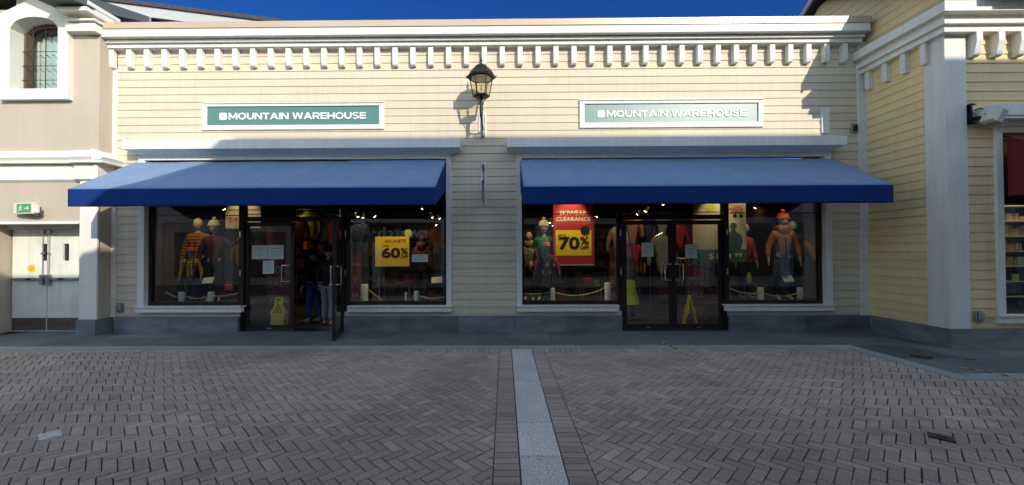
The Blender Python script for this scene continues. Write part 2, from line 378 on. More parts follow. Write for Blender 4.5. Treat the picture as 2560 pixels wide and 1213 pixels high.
mb = MB()                                      # granite strip down the middle and kerb band
y = YBAND; ln = [1.67, 1.2, .62, 1.2, 1.2]
for l in ln: stone_tile(mb, [(XS0,y-l),(XS1,y-l),(XS1,y),(XS0,y)], .001, .004, .003, random.gauss(1.05,.10)); y -= l
o = struct(mb.build('granite_strip', M['strip']))
mb = MB(); x = -9.9
while x < 5.9:
    l = random.uniform(.85, 1.25); x2 = min(x+l, 5.9)
    stone_tile(mb, [(x,YBAND),(x2,YBAND),(x2,-1.24),(x,-1.24)], .002, .003, .003, random.gauss(1,.05)); x = x2
stone_tile(mb, [(5.63,-2.3),(5.9,-2.3),(5.9,-1.5),(5.63,-1.5)], .002, .003, .003, .95)
stone_tile(mb, [(5.63,-3.13),(5.9,-3.13),(5.9,-2.3),(5.63,-2.3)], .002, .003, .003, 1.03)
for k in range(4): stone_tile(mb, [(5.9+k,-3.13),(6.9+k,-3.13),(6.9+k,-2.86),(5.9+k,-2.86)], .002, .003, .003, random.gauss(1,.05))
o = struct(mb.build('kerb_band', M['band']))
mb = MB(); x = -9.9
while x < 5.9:                                  # sidewalk slabs against the shop
    l = random.choice([.62,.9,1.2,.75]); x2 = min(x+l, 5.9)
    tn = random.gauss(1, .13)
    if random.random() < .4:
        ym = random.uniform(-.8, -.45)
        stone_tile(mb, [(x,-1.24),(x2,-1.24),(x2,ym),(x,ym)], .001, .003, .003, tn)
        stone_tile(mb, [(x,ym),(x2,ym),(x2,.3),(x,.3)], .001, .003, .003, random.gauss(.95,.13))
    else: stone_tile(mb, [(x,-1.24),(x2,-1.24),(x2,.3),(x,.3)], .001, .003, .003, tn)
    x = x2
yy = [.3,-.6,-1.3,-2.1,-2.86]
for i in range(4):
    x = 5.9
    while x < 10:
        l = random.choice([.9,1.2,.75]); stone_tile(mb, [(x,yy[i+1]),(x+l,yy[i+1]),(x+l,yy[i]),(x,yy[i])], .001, .003, .003, random.gauss(.97,.1)); x += l
o = struct(mb.build('sidewalk', M['slab']))

# ------------------------------------------------------------------ siding
def siding(mb, u0, u1, z0, z1, mp):
    """lapped boards; u0,u1 numbers or functions of z; mp(u,z,d)->xyz with d = distance out of the wall"""
    U0 = u0 if callable(u0) else (lambda z: u0); U1 = u1 if callable(u1) else (lambda z: u1)
    k = math.floor((z0-Z0)/PIT - 1e-6)
    while Z0+k*PIT < z1-1e-4:
        zb, zt = Z0+k*PIT, Z0+(k+1)*PIT; a, b = max(zb, z0), min(zt, z1)
        if b-a > .004:
            da = .0165-.0135*(a-zb)/PIT; db = .0165-.0135*(b-zb)/PIT; low = .003 if a == zb else 0
            mb.add([mp(U0(a),a,low), mp(U1(a),a,low), mp(U1(a),a,da), mp(U0(a),a,da), mp(U1(b),b,db), mp(U0(b),b,db)], [(0,1,2,3),(3,2,4,5)])
        k += 1
front = lambda u, z, d: (u, -d, z)

# ------------------------------------------------------------------ the shop building
LX, RX = -7.975, 7.19
B = thing('shop_building', 'long cream clapboard shop with white bracketed cornice behind two blue awnings', 'shop', (0,0,0))
mb = MB()
siding(mb, LX, RX, 3.60, 5.86, front)
siding(mb, LX, -7.5, .315, 3.60, front); siding(mb, -1.088, .255, .315, 3.60, front); siding(mb, 6.60, RX, .315, 3.60, front)
for a, b in ((-7.5,-5.42),(-3.27,-1.088),(.255,2.37),(4.53,6.60)): siding(mb, a, b, .315, .41, front)
mb.build('siding', M['siding'], B)
mb = MB()                                        # masonry core behind the boards, with the two storefront openings
for a, b, c, d in ((-8.1,7.3,3.55,6.1), (-8.1,-7.38,0,3.55), (-1.18,.35,0,3.55), (6.50,7.3,0,3.55),
                   (-7.38,-5.43,0,.5), (-3.27,-1.18,0,.5), (.35,2.37,0,.5), (4.53,6.50,0,.5)):
    mb.box(a, b, .001, .22, c, d)
mb.build('wall_core', M['dark'], B)
# stone plinth blocks
mb = MB()
def plinth(mb, a, b, y0=-.06, y1=.02, h=.31):
    n = max(1, int(round((b-a)/1.25))); e = [a] + [a+(b-a)*(i+random.uniform(-.15,.15))/n for i in range(1, n)] + [b]
    for i in range(n): MB().box(e[i]+.002, e[i+1]-.002, y0, y1, -.01, h, random.gauss(1,.14)).build('plinth_block', M['stone'], B, bevel=.004)
for a, b in ((-7.98,-5.43),(-3.27,2.37),(4.53,7.36)): plinth(mb, a, b)
for a, b in ((-8.10,-7.975), (7.18,7.36)):
    MB().box(a, b, -.035, .01, .31, 5.86).build('corner_board', M['trim'], B, bevel=.003)

# main cornice (profile run along x with mitred left return)
def cornice(prof, x0, x1, y0, ret=True, retlen=.6):
    """prof: list of (z0,z1,proj)"""
    mb = MB()
    for z0, z1, p in prof:
        mb.box(x0-(p if ret else 0), x1, y0-p, y0+(retlen if ret else .02), z0, z1)
    return mb
pr = [(5.945,6.112,.30)]
cornice([(5.965,6.112,.295),(5.945,5.965,.30)], -7.98, 7.22, 0).build('cornice_fascia', M['trim'], B, bevel=.003)
cornice([(5.875,5.925,.20)], -7.98, 7.2, 0).build('cornice_mid_moulding', M['trim'], B, bevel=.004)
cornice([(5.795,5.868,.15)], -7.98, 7.19, 0).build('cornice_low_moulding', M['trim'], B, bevel=.004)
cornice([(5.925,5.945,.17),(5.868,5.875,.14),(5.77,5.795,.012)], -7.98, 7.19, 0).build('cornice_backing', M['trim'], B)
mb = MB(); mb.prism([(.6,6.10),(-.315,6.10),(-.315,6.118),(-.308,6.118),(-.308,6.228),(.6,6.228)], 'x', -8.31, 7.24)
mb.build('parapet_flashing', M['flash'], B)
MB().box(-8.1, 7.5, .21, 8.5, 5.6, 5.75).build('roof', M['shingle'], B)
# brackets
def bracket_mb(x, y, z):
    mb = MB(); P = [(0,0),(-.105,0),(-.108,-.2),(-.10,-.30),(-.088,-.355),(-.07,-.375),(0,-.375)]
    mb.prism([(y+a, z+b) for a, b in P], 'x', x, x+.103); return mb
b0 = bracket_mb(-8.078, -.012, 5.792).build('bracket', M['trim'], B, bevel=.004)
for k in range(1, 42):
    c = b0.copy(); COL.objects.link(c); c.parent = B; c.location = (k*.3634, 0, random.uniform(-.004,.004))

# hoods, trims, sills
def hood(x0, x1, i0, i1):
    mb = MB(); mb.box(x0, x1, -.30, .0, 3.685, 3.868); mb.build('window_hood', M['trim'], B, bevel=.004)
    mb = MB()                                    # cove below, mitred at both ends
    pf = [(0,-.285,3.685),(.02,-.23,3.672),(.06,-.17,3.655),(.12,-.115,3.628),(.19,-.085,3.605)]
    e = (x0+.02, x1-.02)
    vs = []
    for d, y, z in pf:
        k = d/.19; xa = e[0]+(i0-e[0])*k; xb = e[1]+(i1-e[1])*k
        vs += [(xa,y,z),(xb,y,z),(xb,0,z),(xa,0,z)]
    fs = []
    for i in range(len(pf)-1):
        for j in range(4): fs.append((i*4+j, i*4+(j+1)%4, i*4+4+(j+1)%4, i*4+4+j))
    fs.append((16,17,18,19)); fs.append((3,2,1,0))
    mb.add(vs, fs); mb.build('hood_cove', M['trim'], B)
hood(-7.60, -.88, -7.40, -1.09); hood(.06, 6.722, .255, 6.55)
def trims(x0, x1, xi0, xi1):
    mb = MB(); mb.box(x0, x1, -.055, .03, 3.52, 3.60); mb.box(x0, x1, -.075, .0, 3.575, 3.60)
    mb.build('window_head_trim', M['trim'], B, bevel=.003)
    for a, b, s in ((x0, xi0, 1), (xi1, x1, -1)):
        m2 = MB(); m2.box(a, b, -.055, .0, .53, 3.52); 
        if s == 1: m2.box(a+.03, b, 0, .12, .53, 3.52)
        else: m2.box(a, b-.03, 0, .12, .53, 3.52)
        m2.build('window_jamb_trim', M['trim'], B, bevel=.003)
trims(-7.50, -1.087, -7.365, -1.185); trims(.25, 6.604, .352, 6.475)
def sill(x0, x1, z=.535):
    mb = MB(); mb.box(x0, x1, -.115, .07, z-.028, z); mb.box(x0+.0, x1, -.09, .0, z-.125, z-.03); mb.box(x0+.03, x1-.03, -.07, 0, z-.132, z-.125)
    mb.build('window_sill', M['trim'], B, bevel=.003)
sill(-7.50, -5.335); sill(-3.185, -1.073); sill(.248, 2.30); sill(4.435, 6.605)

# storefront glazing
GY = .10
def storewin(x0, x1, z0=.535, z1=3.5):
    f = MB(); w_ = .05
    f.box(x0, x0+w_, GY-.05, GY+.05, z0, z1); f.box(x1-w_, x1, GY-.05, GY+.05, z0, z1)
    f.box(x0+w_, x1-w_, GY-.05, GY+.05, z0, z0+.075); f.box(x0+w_, x1-w_, GY-.05, GY+.05, z1-.06, z1)
    f.box(x0+w_, x1-w_, GY-.02, GY+.02, 2.385, 2.402)
    fr = f.build('storefront_window', M['bronze'], B)
    g = MB().box(x0+w_, x1-w_, GY-.005, GY+.005, z0+.075, 2.385).build('pane', M['glass'], fr)
    g = MB().box(x0+w_, x1-w_, GY-.005, GY+.005, 2.402, z1-.06).build('transom_pane', M['glass'], fr)
    return fr
storewin(-7.36, -5.44); storewin(-3.26, -1.19); storewin(.352, 2.36); storewin(4.54, 6.47)
def handle_pts(x, z, y0, out, h=.28, w=.09, s=1):
    return [(x,y0,z-h/2),(x,y0-out*.8,z-h/2),(x+s*.012,y0-out,z-h/2+.015),(x+s*w,y0-out,z-h/2+.015)]
def dhandle(x, z, y, side, dirx, h=.33, out=.07, w=.12):
    """C pull; side -1 outside, +1 inside; seen from the street it spans w in x"""
    mb = MB(); y1 = y+side*out
    pts = [(x,y,z-h/2),(x,y1-side*.02,z-h/2),(x+dirx*.02,y1,z-h/2),(x+dirx*w,y1,z-h/2),(x+dirx*(w+.015),y1,z-h/2+.015),(x+dirx*(w+.015),y1,z+h/2-.015),(x+dirx*w,y1,z+h/2),(x+dirx*.02,y1,z+h/2),(x,y1-side*.02,z+h/2),(x,y,z+h/2)]
    mb.tube(pts, .011, 8); return mb
def door_leaf(x0, x1, hx, T=None, label=None):
    """aluminium leaf from x0 to x1 (closed position), handle at hx; T transforms an opened leaf"""
    z0, z1 = .015, 2.25; a = .075
    m = MB().xf(T)
    m.box(x0, x0+a, GY-.024, GY+.024, z0, z1); m.box(x1-a, x1, GY-.024, GY+.024, z0, z1)
    m.box(x0+a, x1-a, GY-.024, GY+.024, z0, z0+.105); m.box(x0+a, x1-a, GY-.024, GY+.024, z1-.085, z1)
    lf = m.build('door', M['bronze'], B)
    if label: lf['label'] = label
    MB().xf(T).box(x0+a, x1-a, GY-.004, GY+.004, z0+.105, z1-.085).build('door_glass', M['glass'], lf)
    dx = -1 if hx < (x0+x1)/2 else 1
    for sd in (-1, 1):
        h = dhandle(hx, 1.19, GY+sd*.02, sd, -dx); h2 = MB().xf(T); h2.add(h.V, h.F); h2.build('handle', M['steel'], lf, smooth=True)
    MB().xf(T).box((x0+x1)/2-.04, (x0+x1)/2+.04, GY-.028, GY-.02, .05, .065).build('maker_plate', M['steel'], lf)
    return lf
def doorframe(x0, x1):
    f = MB(); f.box(x0, x0+.055, GY-.07, GY+.07, 0, 3.5); f.box(x1-.055, x1, GY-.07, GY+.07, 0, 3.5)
    f.box(x0+.055, x1-.055, GY-.07, GY+.07, 2.27, 2.36); f.box(x0+.055, x1-.055, GY-.02, GY+.02, 2.41, 2.425); f.box(x0+.055, x1-.055, GY-.07, GY+.07, 3.44, 3.5)
    fr = f.build('door_frame', M['bronze'], B)
    MB().box(x0+.055, x1-.055, GY-.005, GY+.005, 2.36, 2.41).box(x0+.055, x1-.055, GY-.005, GY+.005, 2.425, 3.44).build('transom_pane', M['glass'], fr)
    for x in (x0-.004, x1+.004):
        for z in (.35, 1.2, 2.0): MB().tube([(x,GY-.085,z-.06),(x,GY-.085,z+.06)], .012, 8).build('hinge', M['steel'], fr)
    MB().box(x0, x1, -.06, .32, .004, .014).build('threshold', M['steel'], fr)
doorframe(-5.43, -3.27); doorframe(2.37, 4.53)
door_leaf(-5.37, -4.352, -4.44)
hinge = Vector((-3.30, GY-.03, 0)); ang = rad(103)
T = Matrix.Translation(hinge) @ Matrix.Rotation(ang, 4, 'Z') @ Matrix.Translation(-hinge)
lf = door_leaf(-4.32, -3.30, -4.22, T, 'door leaf standing wide open into the walkway')
door_leaf(2.43, 3.447, 3.40); door_leaf(3.453, 4.47, 3.50)

# interior shell
mb = MB().box(-8.0, 7.3, .2, 9.0, -.05, .002); struct_in = mb.build('shop_floor', M['carpet'], B)
MB().box(-8.0, 7.3, .2, 9, 3.3, 3.4).build('shop_ceiling', M['dark'], B)
MB().box(-8.0, 7.3, 8.8, 9, 0, 3.3).build('shop_back_wall', M['warm'], B)
MB().box(-7.95, -7.75, .2, 8.8, 0, 3.3).build('shop_side_wall', M['warm'], B)
MB().box(7.0, 7.2, .2, 8.8, 0, 3.3).build('shop_side_wall', M['warm'], B)
MB().box(-.75, -.05, .22, 6.8, 0, 3.3).build('shop_partition', M['dark'], B)
for a, b in ((-7.75,-5.46),(-3.24,-.75),(-.05,2.34),(4.56,7.0)):
    MB().box(a, b, .22, 1.55, .3, .50).build('display_platform', M['darkwood'], B)
# rope posts
def rpost(px, py0, py1, y, wpx, label):
    x, _, z0 = at(px, py1, y); _, _, z1 = at(px, py0, y); r = wpx/2*(CD+y)/1000
    o = MB().lathe([(r,0),(r,z1-.5-.012),(r*.93,z1-.5)], (x,y,.5), 14).build('rope_post', M['post'], origin=(x,y,.5), smooth=True)
    tag(o, label, 'post', 'rope posts in the window displays'); return (x, y, z1)
def rope(a, b, sag, label):
    pts = []
    for i in range(15):
        t = i/14; pts.append((a[0]+(b[0]-a[0])*t, a[1]+(b[1]-a[1])*t, a[2]+(b[2]-a[2])*t-sag*4*t*(1-t)))
    tag(MB().tube(pts, .014, 8).build('rope', M['rope'], origin=a, smooth=True), label, 'rope', 'ropes strung in the window displays')
Y1 = .42
p1 = rpost(455, 730, 755, Y1, 16, 'short white rope post in front of the small yellow puffer mannequin')
p2 = rpost(528, 730, 755, Y1, 15, 'short white rope post below the white card left of the closed door')
d = .05
rope((-7.30,Y1,p1[2]+.0), (p1[0]-.06,Y1,p1[2]-.11), .03, 'rope running from the left window edge to the first white post')
rope((p1[0]+.06,Y1,p1[2]-.08), (p2[0]-.06,Y1,p2[2]-.09), .06, 'rope sagging between the two posts in the leftmost window')
rope((p2[0]+.06,Y1,p2[2]-.09), (-5.52,Y1,p2[2]+.06), .05, 'rope rising from the post towards the closed door in the leftmost window')
p1 = rpost(911, 711, 754, .35, 18, 'tall white rope post standing beside the open door')
p2 = rpost(1015, 731, 754, .6, 6, 'thin far rope post under the 60 percent sign')
p3 = rpost(1042, 728, 754, .42, 13, 'white rope post near the right end of the 60 percent sign window')
rope((p1[0]+.06,.35,p1[2]-.1), (p1[0]+.4,.4,.56), .0, 'rope slanting down steeply from the tall post beside the open door')
rope((p2[0]+.03,.6,p2[2]-.2), (p3[0]-.05,.42,p3[2]-.1), .03, 'short rope between the thin post and the white post under the 60 percent sign')
rope((p3[0]+.05,.42,p3[2]-.1), (-1.25,.42,p3[2]-.11), .06, 'rope reaching the right edge of the 60 percent sign window')
p1 = rpost(1381.5, 720, 752, .42, 13, 'white rope post at the feet of the orange beanie mannequin')
p2 = rpost(1519.5, 707, 752, .35, 16, 'taller white rope post left of the closed double doors')
rope((.42,.42,p1[2]-.12), (p1[0]-.05,.42,p1[2]-.1), .02, 'rope at the left edge of the red banner window')
rope((p1[0]+.05,.42,p1[2]-.1), (p2[0]-.06,.35,p2[2]-.11), .11, 'long sagging rope below the red clearance banner')
p1 = rpost(1819, 707, 752, .38, 11, 'white rope post just right of the closed double doors')
p2 = rpost(1902, 719, 752, .42, 14, 'middle white rope post in the rightmost window')
p3 = rpost(2001, 719, 752, .42, 15, 'white rope post beneath the tilted card in the rightmost window')
rope((p1[0]+.05,.38,p1[2]-.12), (p2[0]-.06,.42,p2[2]-.12), .05, 'rope sagging below the yellow bottle in the rightmost window')
rope((p2[0]+.06,.42,p2[2]-.12), (p3[0]-.06,.42,p3[2]-.12), .07, 'rope sagging in front of the orange coat mannequin')
rope((p3[0]+.06,.42,p3[2]-.12), (6.42,.42,p3[2]-.12), .01, 'short rope ending at the right edge of the rightmost window')

# ------------------------------------------------------------------ awnings
def awning(x0, x1, label):
    A = thing('awning', label, 'awning', (x0, 0, 0))
    yt, zt, yf, zf, zb = -.03, 3.49, -1.28, 2.735, 2.43
    mb = MB(); n = 13; k = 75; rb_ = (x1-x0-.06)/5
    vs = []; fs = []
    for i in range(k+1):
        x = x0+(x1-x0)*i/k
        for j in range(n):
            t = j/(n-1); ph = math.sin(math.pi*((x-x0-.03)/rb_ % 1)); sg = .034*math.sin(math.pi*min(1,t*.9+.1))*ph + .0035*math.sin(x*11+t*9)*math.sin(math.pi*t)
            vs.append((x, yt+(yf-yt)*t, zt+(zf-zt)*t-sg))
    for i in range(k):
        for j in range(n-1): a = i*n+j; fs.append((a, a+1, a+n+1, a+n))
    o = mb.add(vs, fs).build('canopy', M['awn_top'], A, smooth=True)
    m = o.modifiers.new('thick', 'SOLIDIFY'); m.thickness = .006; m.offset = -1
    vm = MB(); vs = []; fs = []
    for i in range(76):
        x = x0+(x1-x0)*i/75; ph = math.sin(math.pi*((x-x0-.03)/rb_ % 1))
        for j, z in enumerate((zf, zf-.02, (zf+zb)/2, zb+.03, zb)):
            q_ = j/4; vs.append((x, yf-.003+.014*ph*q_+.004*math.sin(x*7.3)*q_, z+(-.004*ph if j == 4 else 0)))
    for i in range(75):
        for j in range(4): a = i*5+j; fs.append((a, a+1, a+6, a+5))
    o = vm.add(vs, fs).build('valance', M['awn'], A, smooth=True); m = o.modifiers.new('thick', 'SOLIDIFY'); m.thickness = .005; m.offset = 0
    for x in (x0, x1-.006):
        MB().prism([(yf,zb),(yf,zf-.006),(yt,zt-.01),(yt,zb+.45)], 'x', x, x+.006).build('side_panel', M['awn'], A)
    f = MB(); nb = 5
    for i in range(nb+1):
        x = x0+.03+(x1-x0-.06)*i/nb
        f.tube([(x,yt,zt-.03),(x,yf+.03,zf-.035)], .015, 6); f.tube([(x,yf+.03,zf-.035),(x,yf+.03,zb+.02)], .015, 6)
    f.tube([(x0+.02,yf+.03,zb+.025),(x1-.02,yf+.03,zb+.025)], .015, 6); f.tube([(x0+.02,yf+.03,zf-.03),(x1-.02,yf+.03,zf-.03)], .015, 6)
    f.build('frame', M['black'], A)
awning(-7.59, -1.194, 'blue canvas awning on the left with one sunlit end over the open door')
awning(.325, 6.65, 'blue canvas awning on the right, fully shaded, over the closed double doors')

# ------------------------------------------------------------------ signs on the wall
def wide_text(word, x0, x1, z0, z1, y, depth, mb):
    """extended geometric capitals drawn stroke by stroke, each stroke a hair proud of the last"""
    t = .235; Wd = dict(M=1.5, O=1.42, U=1.22, N=1.28, T=1.15, A=1.42, I=.26, W=1.85, R=1.22, E=1.05, H=1.25, S=1.15)
    tot = sum(Wd[c] for c in word)+.13*(len(word)-1); sx = (x1-x0)/tot; sz = z1-z0; cx = 0; n = 0
    def poly(p, k):
        mb.prism([(x0+(cx+a)*sx, z0+b*sz) for a, b in p], 'y', y-.0003*k, y+depth)
    def ring(ox, oz, rx, rz, a0, a1, k, t_=t):
        m = 12
        for i in range(m):
            A = rad(a0+(a1-a0)*i/m); B_ = rad(a0+(a1-a0)*(i+1)/m)
            poly([(ox+rx*math.cos(A),oz+rz*math.sin(A)),(ox+rx*math.cos(B_),oz+rz*math.sin(B_)),(ox+(rx-t_*1.12)*math.cos(B_),oz+(rz-t_*.93)*math.sin(B_)),(ox+(rx-t_*1.12)*math.cos(A),oz+(rz-t_*.93)*math.sin(A))], k)
    for c in word:
        w_ = Wd[c]; T_ = t*1.1
        R_c = lambda a, b, c_, d, k: poly([(a,b),(c_,b),(c_,d),(a,d)], k)
        if c in 'MNUHERI': R_c(0, .4 if c == 'U' else 0, T_, 1, 0)
        if c in 'MNUH': R_c(w_-T_, .4 if c == 'U' else 0, w_, 1, 0)
        if c == 'M': poly([(0,1),(T_*1.15,1),(w_/2+T_*.5,.16),(w_/2-T_*.5,.16)],1); poly([(w_,1),(w_-T_*1.15,1),(w_/2-T_*.5,.16),(w_/2+T_*.5,.16)],2)
        if c == 'N': poly([(0,1),(T_*1.2,1),(w_,0),(w_-T_*1.2,0)],1)
        if c == 'O': ring(w_/2,.5,w_/2,.52,0,180,0); ring(w_/2,.5,w_/2,.52,180,360,0)
        if c == 'U': ring(w_/2,.42,w_/2,.44,180,360,1)
        if c == 'T': R_c(0,1-t*.95,w_,1,0); R_c(w_/2-T_/2,0,w_/2+T_/2,1-t*.95,0)
        if c == 'A': poly([(0,0),(T_*1.15,0),(w_/2+T_*.55,1),(w_/2-T_*.55,1)],0); poly([(w_,0),(w_-T_*1.15,0),(w_/2-T_*.55,1),(w_/2+T_*.55,1)],1); R_c(w_*.24,.2,w_*.76,.2+t*.8,2)
        if c == 'W':
            for k, (a, b) in enumerate(((0,.27),(.53,.27),(.53,.76),(1,.76))):
                a_ = max(T_*.55, min(w_-T_*.55, a*w_-(.03*w_ if a == .53 else 0))); b_ = b*w_; poly([(a_-T_*.55,1),(a_+T_*.55,1),(b_+T_*.55,0),(b_-T_*.55,0)],k)
        if c == 'E':
            for b in (0,.5-t*.42,1-t*.88): R_c(T_,b,w_,b+t*.86,0)
        if c == 'H': R_c(T_,.5-t/2,w_-T_,.5+t/2,0)
        if c == 'R': R_c(T_,1-t*.86,w_*.66,1,0); R_c(T_,.34,w_*.66,.34+t*.8,0); ring(w_*.66,.67,w_*.34,.33,-90,90,1,t*.9); poly([(w_*.42,.36),(w_*.42+T_*1.3,.36),(w_,0),(w_-T_*1.35,0)],2)
        if c == 'S': ring(w_/2,.735,w_/2,.285,25,270,0,t*.86); ring(w_/2,.265,w_/2,.285,90,-155,1,t*.86)
        cx += w_+.13
    return mb
def shopsign(x0, x1, z0, z1, zi0, zi1, lx0, lx1, logo, lab):
    G = thing('shop_sign', lab, 'sign', (x0, 0, z0))
    f = MB(); w_ = (z1-z0-(zi1-zi0))/2; yb, yf = .0, -.05
    f.box(x0, x1, yf, yb, zi1, z1-.025); f.box(x0, x1, yf-.02, yb, z1-.024, z1); f.box(x0, x1, yf, yb, z0, zi0)
    f.box(x0, x0+.1, yf, yb, zi0, zi1); f.box(x1-.1, x1, yf, yb, zi0, zi1)
    f.build('frame', M['trim'], G, bevel=.003)
    MB().box(x0+.1, x1-.1, -.025, 0, zi0, zi1).build('panel', M['teal'], G)
    t = MB(); wide_text('MOUNTAIN', lx0, lx0+(lx1-lx0)*.437, 4.354, 4.490, -.037, .012, t)
    t.build('first_word', M['letter'], G); t = MB()
    wide_text('WAREHOUSE', lx0+(lx1-lx0)*.464, lx1, 4.354, 4.490, -.037, .012, t)
    t.build('second_word', M['letter'], G)
    a, b, c = logo                               # rounded square with a four-pointed star
    s = b-a; q = []
    for cx, cz, a0 in ((b-.03,c+s-.03,0),(a+.03,c+s-.03,90),(a+.03,c+.03,180),(b-.03,c+.03,270)):
        for k in range(5): q.append((cx+.03*math.cos(rad(a0+22.5*k)), cz+.03*math.sin(rad(a0+22.5*k))))
    lg = MB().prism(q, 'y', -.037, -.025).build('logo_square', M['letter'], G)
    cx, cz = (a+b)/2, c+s/2; st = []
    for k in range(8):
        r = s*.24 if k % 2 == 0 else s*.045; st.append((cx+r*math.sin(rad(45*k)), cz+r*math.cos(rad(45*k))))
    MB().prism(st, 'y', -.0395, -.037).build('logo_star', M['teal'], lg)
shopsign(-6.20, -2.455, 4.14, 4.70, 4.233, 4.621, -5.655, -2.83, (-5.845,-5.695,4.345), 'teal shop sign with white letters on the wall above the left awning')
shopsign(1.54, 5.26, 4.135, 4.71, 4.239, 4.625, 2.09, 4.92, (1.904,2.050,4.345), 'glare-washed teal shop sign with white letters above the right awning')

# ------------------------------------------------------------------ wall lantern
lx, ly = -.437, -.52
Lm = thing('wall_lantern', 'black six-sided lantern on a scrolled arm between the two shop signs', 'lantern', (lx, 0, 3.95))
MB().box(-.52, -.355, -.03, -.001, 3.95, 4.47).build('mounting_board', M['trim'], Lm, bevel=.003)
MB().tube([(-.43,-.05,3.985),(-.43,-.05,4.42)], .038, 14).lathe([(.02,0),(.04,.02),(.03,.05)], (-.43,-.05,3.95), 14).build('wall_tube', M['greym'], Lm, smooth=True)
a = MB(); a.tube([(-.432,-.06,4.08),(lx,-.25,4.16),(lx,-.42,4.26),(lx,ly,4.36)], [.018,.018,.018,.022], 8)
sc = [(lx, -.16-.07*math.cos(t*.5)*(1-t/22), 4.03+.07*math.sin(t*.5)*(1-t/22)) for t in range(0, 18)]
a.tube(sc, .009, 6)
sc = [(lx, -.30-.06*math.cos(t*.5+2)*(1-t/22), 4.12+.06*math.sin(t*.5+2)*(1-t/22)) for t in range(0, 16)]
a.tube(sc, .008, 6); a.build('arm', M['lampm'], Lm, smooth=True)
MB().lathe([(.028,-.12),(.034,-.02),(.03,.0),(.036,.02),(.034,.12),(.03,.2),(.05,.25),(.03,.27),(.03,.3)], (lx,ly,4.32), 14).build('stem', M['lampm'], Lm, smooth=True)
c = MB()
for k in range(3):
    an = rad(90+120*k); ux, uy = math.cos(an), math.sin(an)
    c.tube([(lx+ux*.03,ly+uy*.03,4.42),(lx+ux*.07,ly+uy*.07,4.52),(lx+ux*.10,ly+uy*.10,4.585),(lx+ux*.125,ly+uy*.125,4.60),(lx+ux*.135,ly+uy*.135,4.575)], .009, 6)
c.build('claws', M['lampm'], Lm, smooth=True)
h0, h1, zb, zt = .155, .225, 4.61, 4.985; r6 = rad(0)
cage = MB(); cage.lathe([(.10,-.03),(h0+.012,-.012),(h0+.016,.008),(h0,.012)], (lx,ly,zb), 6, r6)
pb = [(lx+h0*math.cos(rad(60*k)), ly+h0*math.sin(rad(60*k)), zb) for k in range(6)]
ptp = [(lx+h1*math.cos(rad(60*k)), ly+h1*math.sin(rad(60*k)), zt) for k in range(6)]
for k in range(6): cage.tube([pb[k], ptp[k]], .011, 6)
for k in range(6): cage.tube([ptp[k], ptp[(k+1) % 6]], .012, 6)
cage.build('cage', M['lampm'], Lm)
s = 1-.015/h0
g = MB(); gb = [(lx+(p[0]-lx)*s, ly+(p[1]-ly)*s, zb) for p in pb]; gt = [(lx+(p[0]-lx)*s, ly+(p[1]-ly)*s, zt) for p in ptp]
for k in range(6): j = (k+1) % 6; g.add([gb[k], gb[j], gt[j], gt[k]], [(0,1,2,3)])
g.build('glass', M['lglass'], Lm)
cap = MB(); cap.lathe([(.285,-.022),(.293,.0),(.245,.022),(.235,.06),(.205,.115),(.165,.16),(.12,.195),(.10,.205),(.07,.215),(.045,.24),(.03,.255)], (lx,ly,zt), 6, r6)
for k in range(6):
    an = rad(60*k); cap.tube([(lx+.28*math.cos(an),ly+.28*math.sin(an),zt-.01),(lx+.298*math.cos(an),ly+.298*math.sin(an),zt+.035)], [.012,.003], 5)
cap.build('roof', M['lampm'], Lm)
MB().lathe([(.022,.25),(.012,.28),(.022,.30),(.026,.33),(.012,.36),(.004,.40)], (lx,ly,zt), 10).build('finial', M['lampm'], Lm, smooth=True)
MB().lathe([(.03,0),(.035,.05),(.012,.09),(.02,.1),(.028,.14),(.014,.18)], (lx,ly,zb+.02), 12).build('bulb', M['white'], Lm, smooth=True)
MB().lathe([(.19,0),(.1,.03)], (lx,ly,zt-.035), 12).build('reflector', M['white'], Lm)

# blade sign seen edge-on
G = thing('blade_sign', 'projecting sign bracket seen edge-on, on a white board below the lantern', 'sign', (-.41,0,2.58))
MB().box(-.47, -.364, -.035, -.001, 2.575, 3.455).build('backing_board', M['trim'], G, bevel=.003)
MB().box(-.425, -.41, -.05, -.035, 2.6, 3.42).box(-.425, -.41, -.62, -.05, 2.95, 2.965).box(-.425,-.41,-.62,-.05,2.62,2.635).box(-.425,-.41,-.635,-.62,2.62,2.965).tube([(-.417,-.05,3.35),(-.417,-.25,3.2),(-.417,-.55,3.22),(-.417,-.62,3.26)], .011, 6).tube([(-.417,-.05,3.1),(-.417,-.3,3.0),(-.417,-.55,2.965)], .009, 6).build('bracket', M['black'], G)
MB().box(-.421, -.414, -.615, -.055, 2.64, 2.945).build('panel', M['greym'], G)

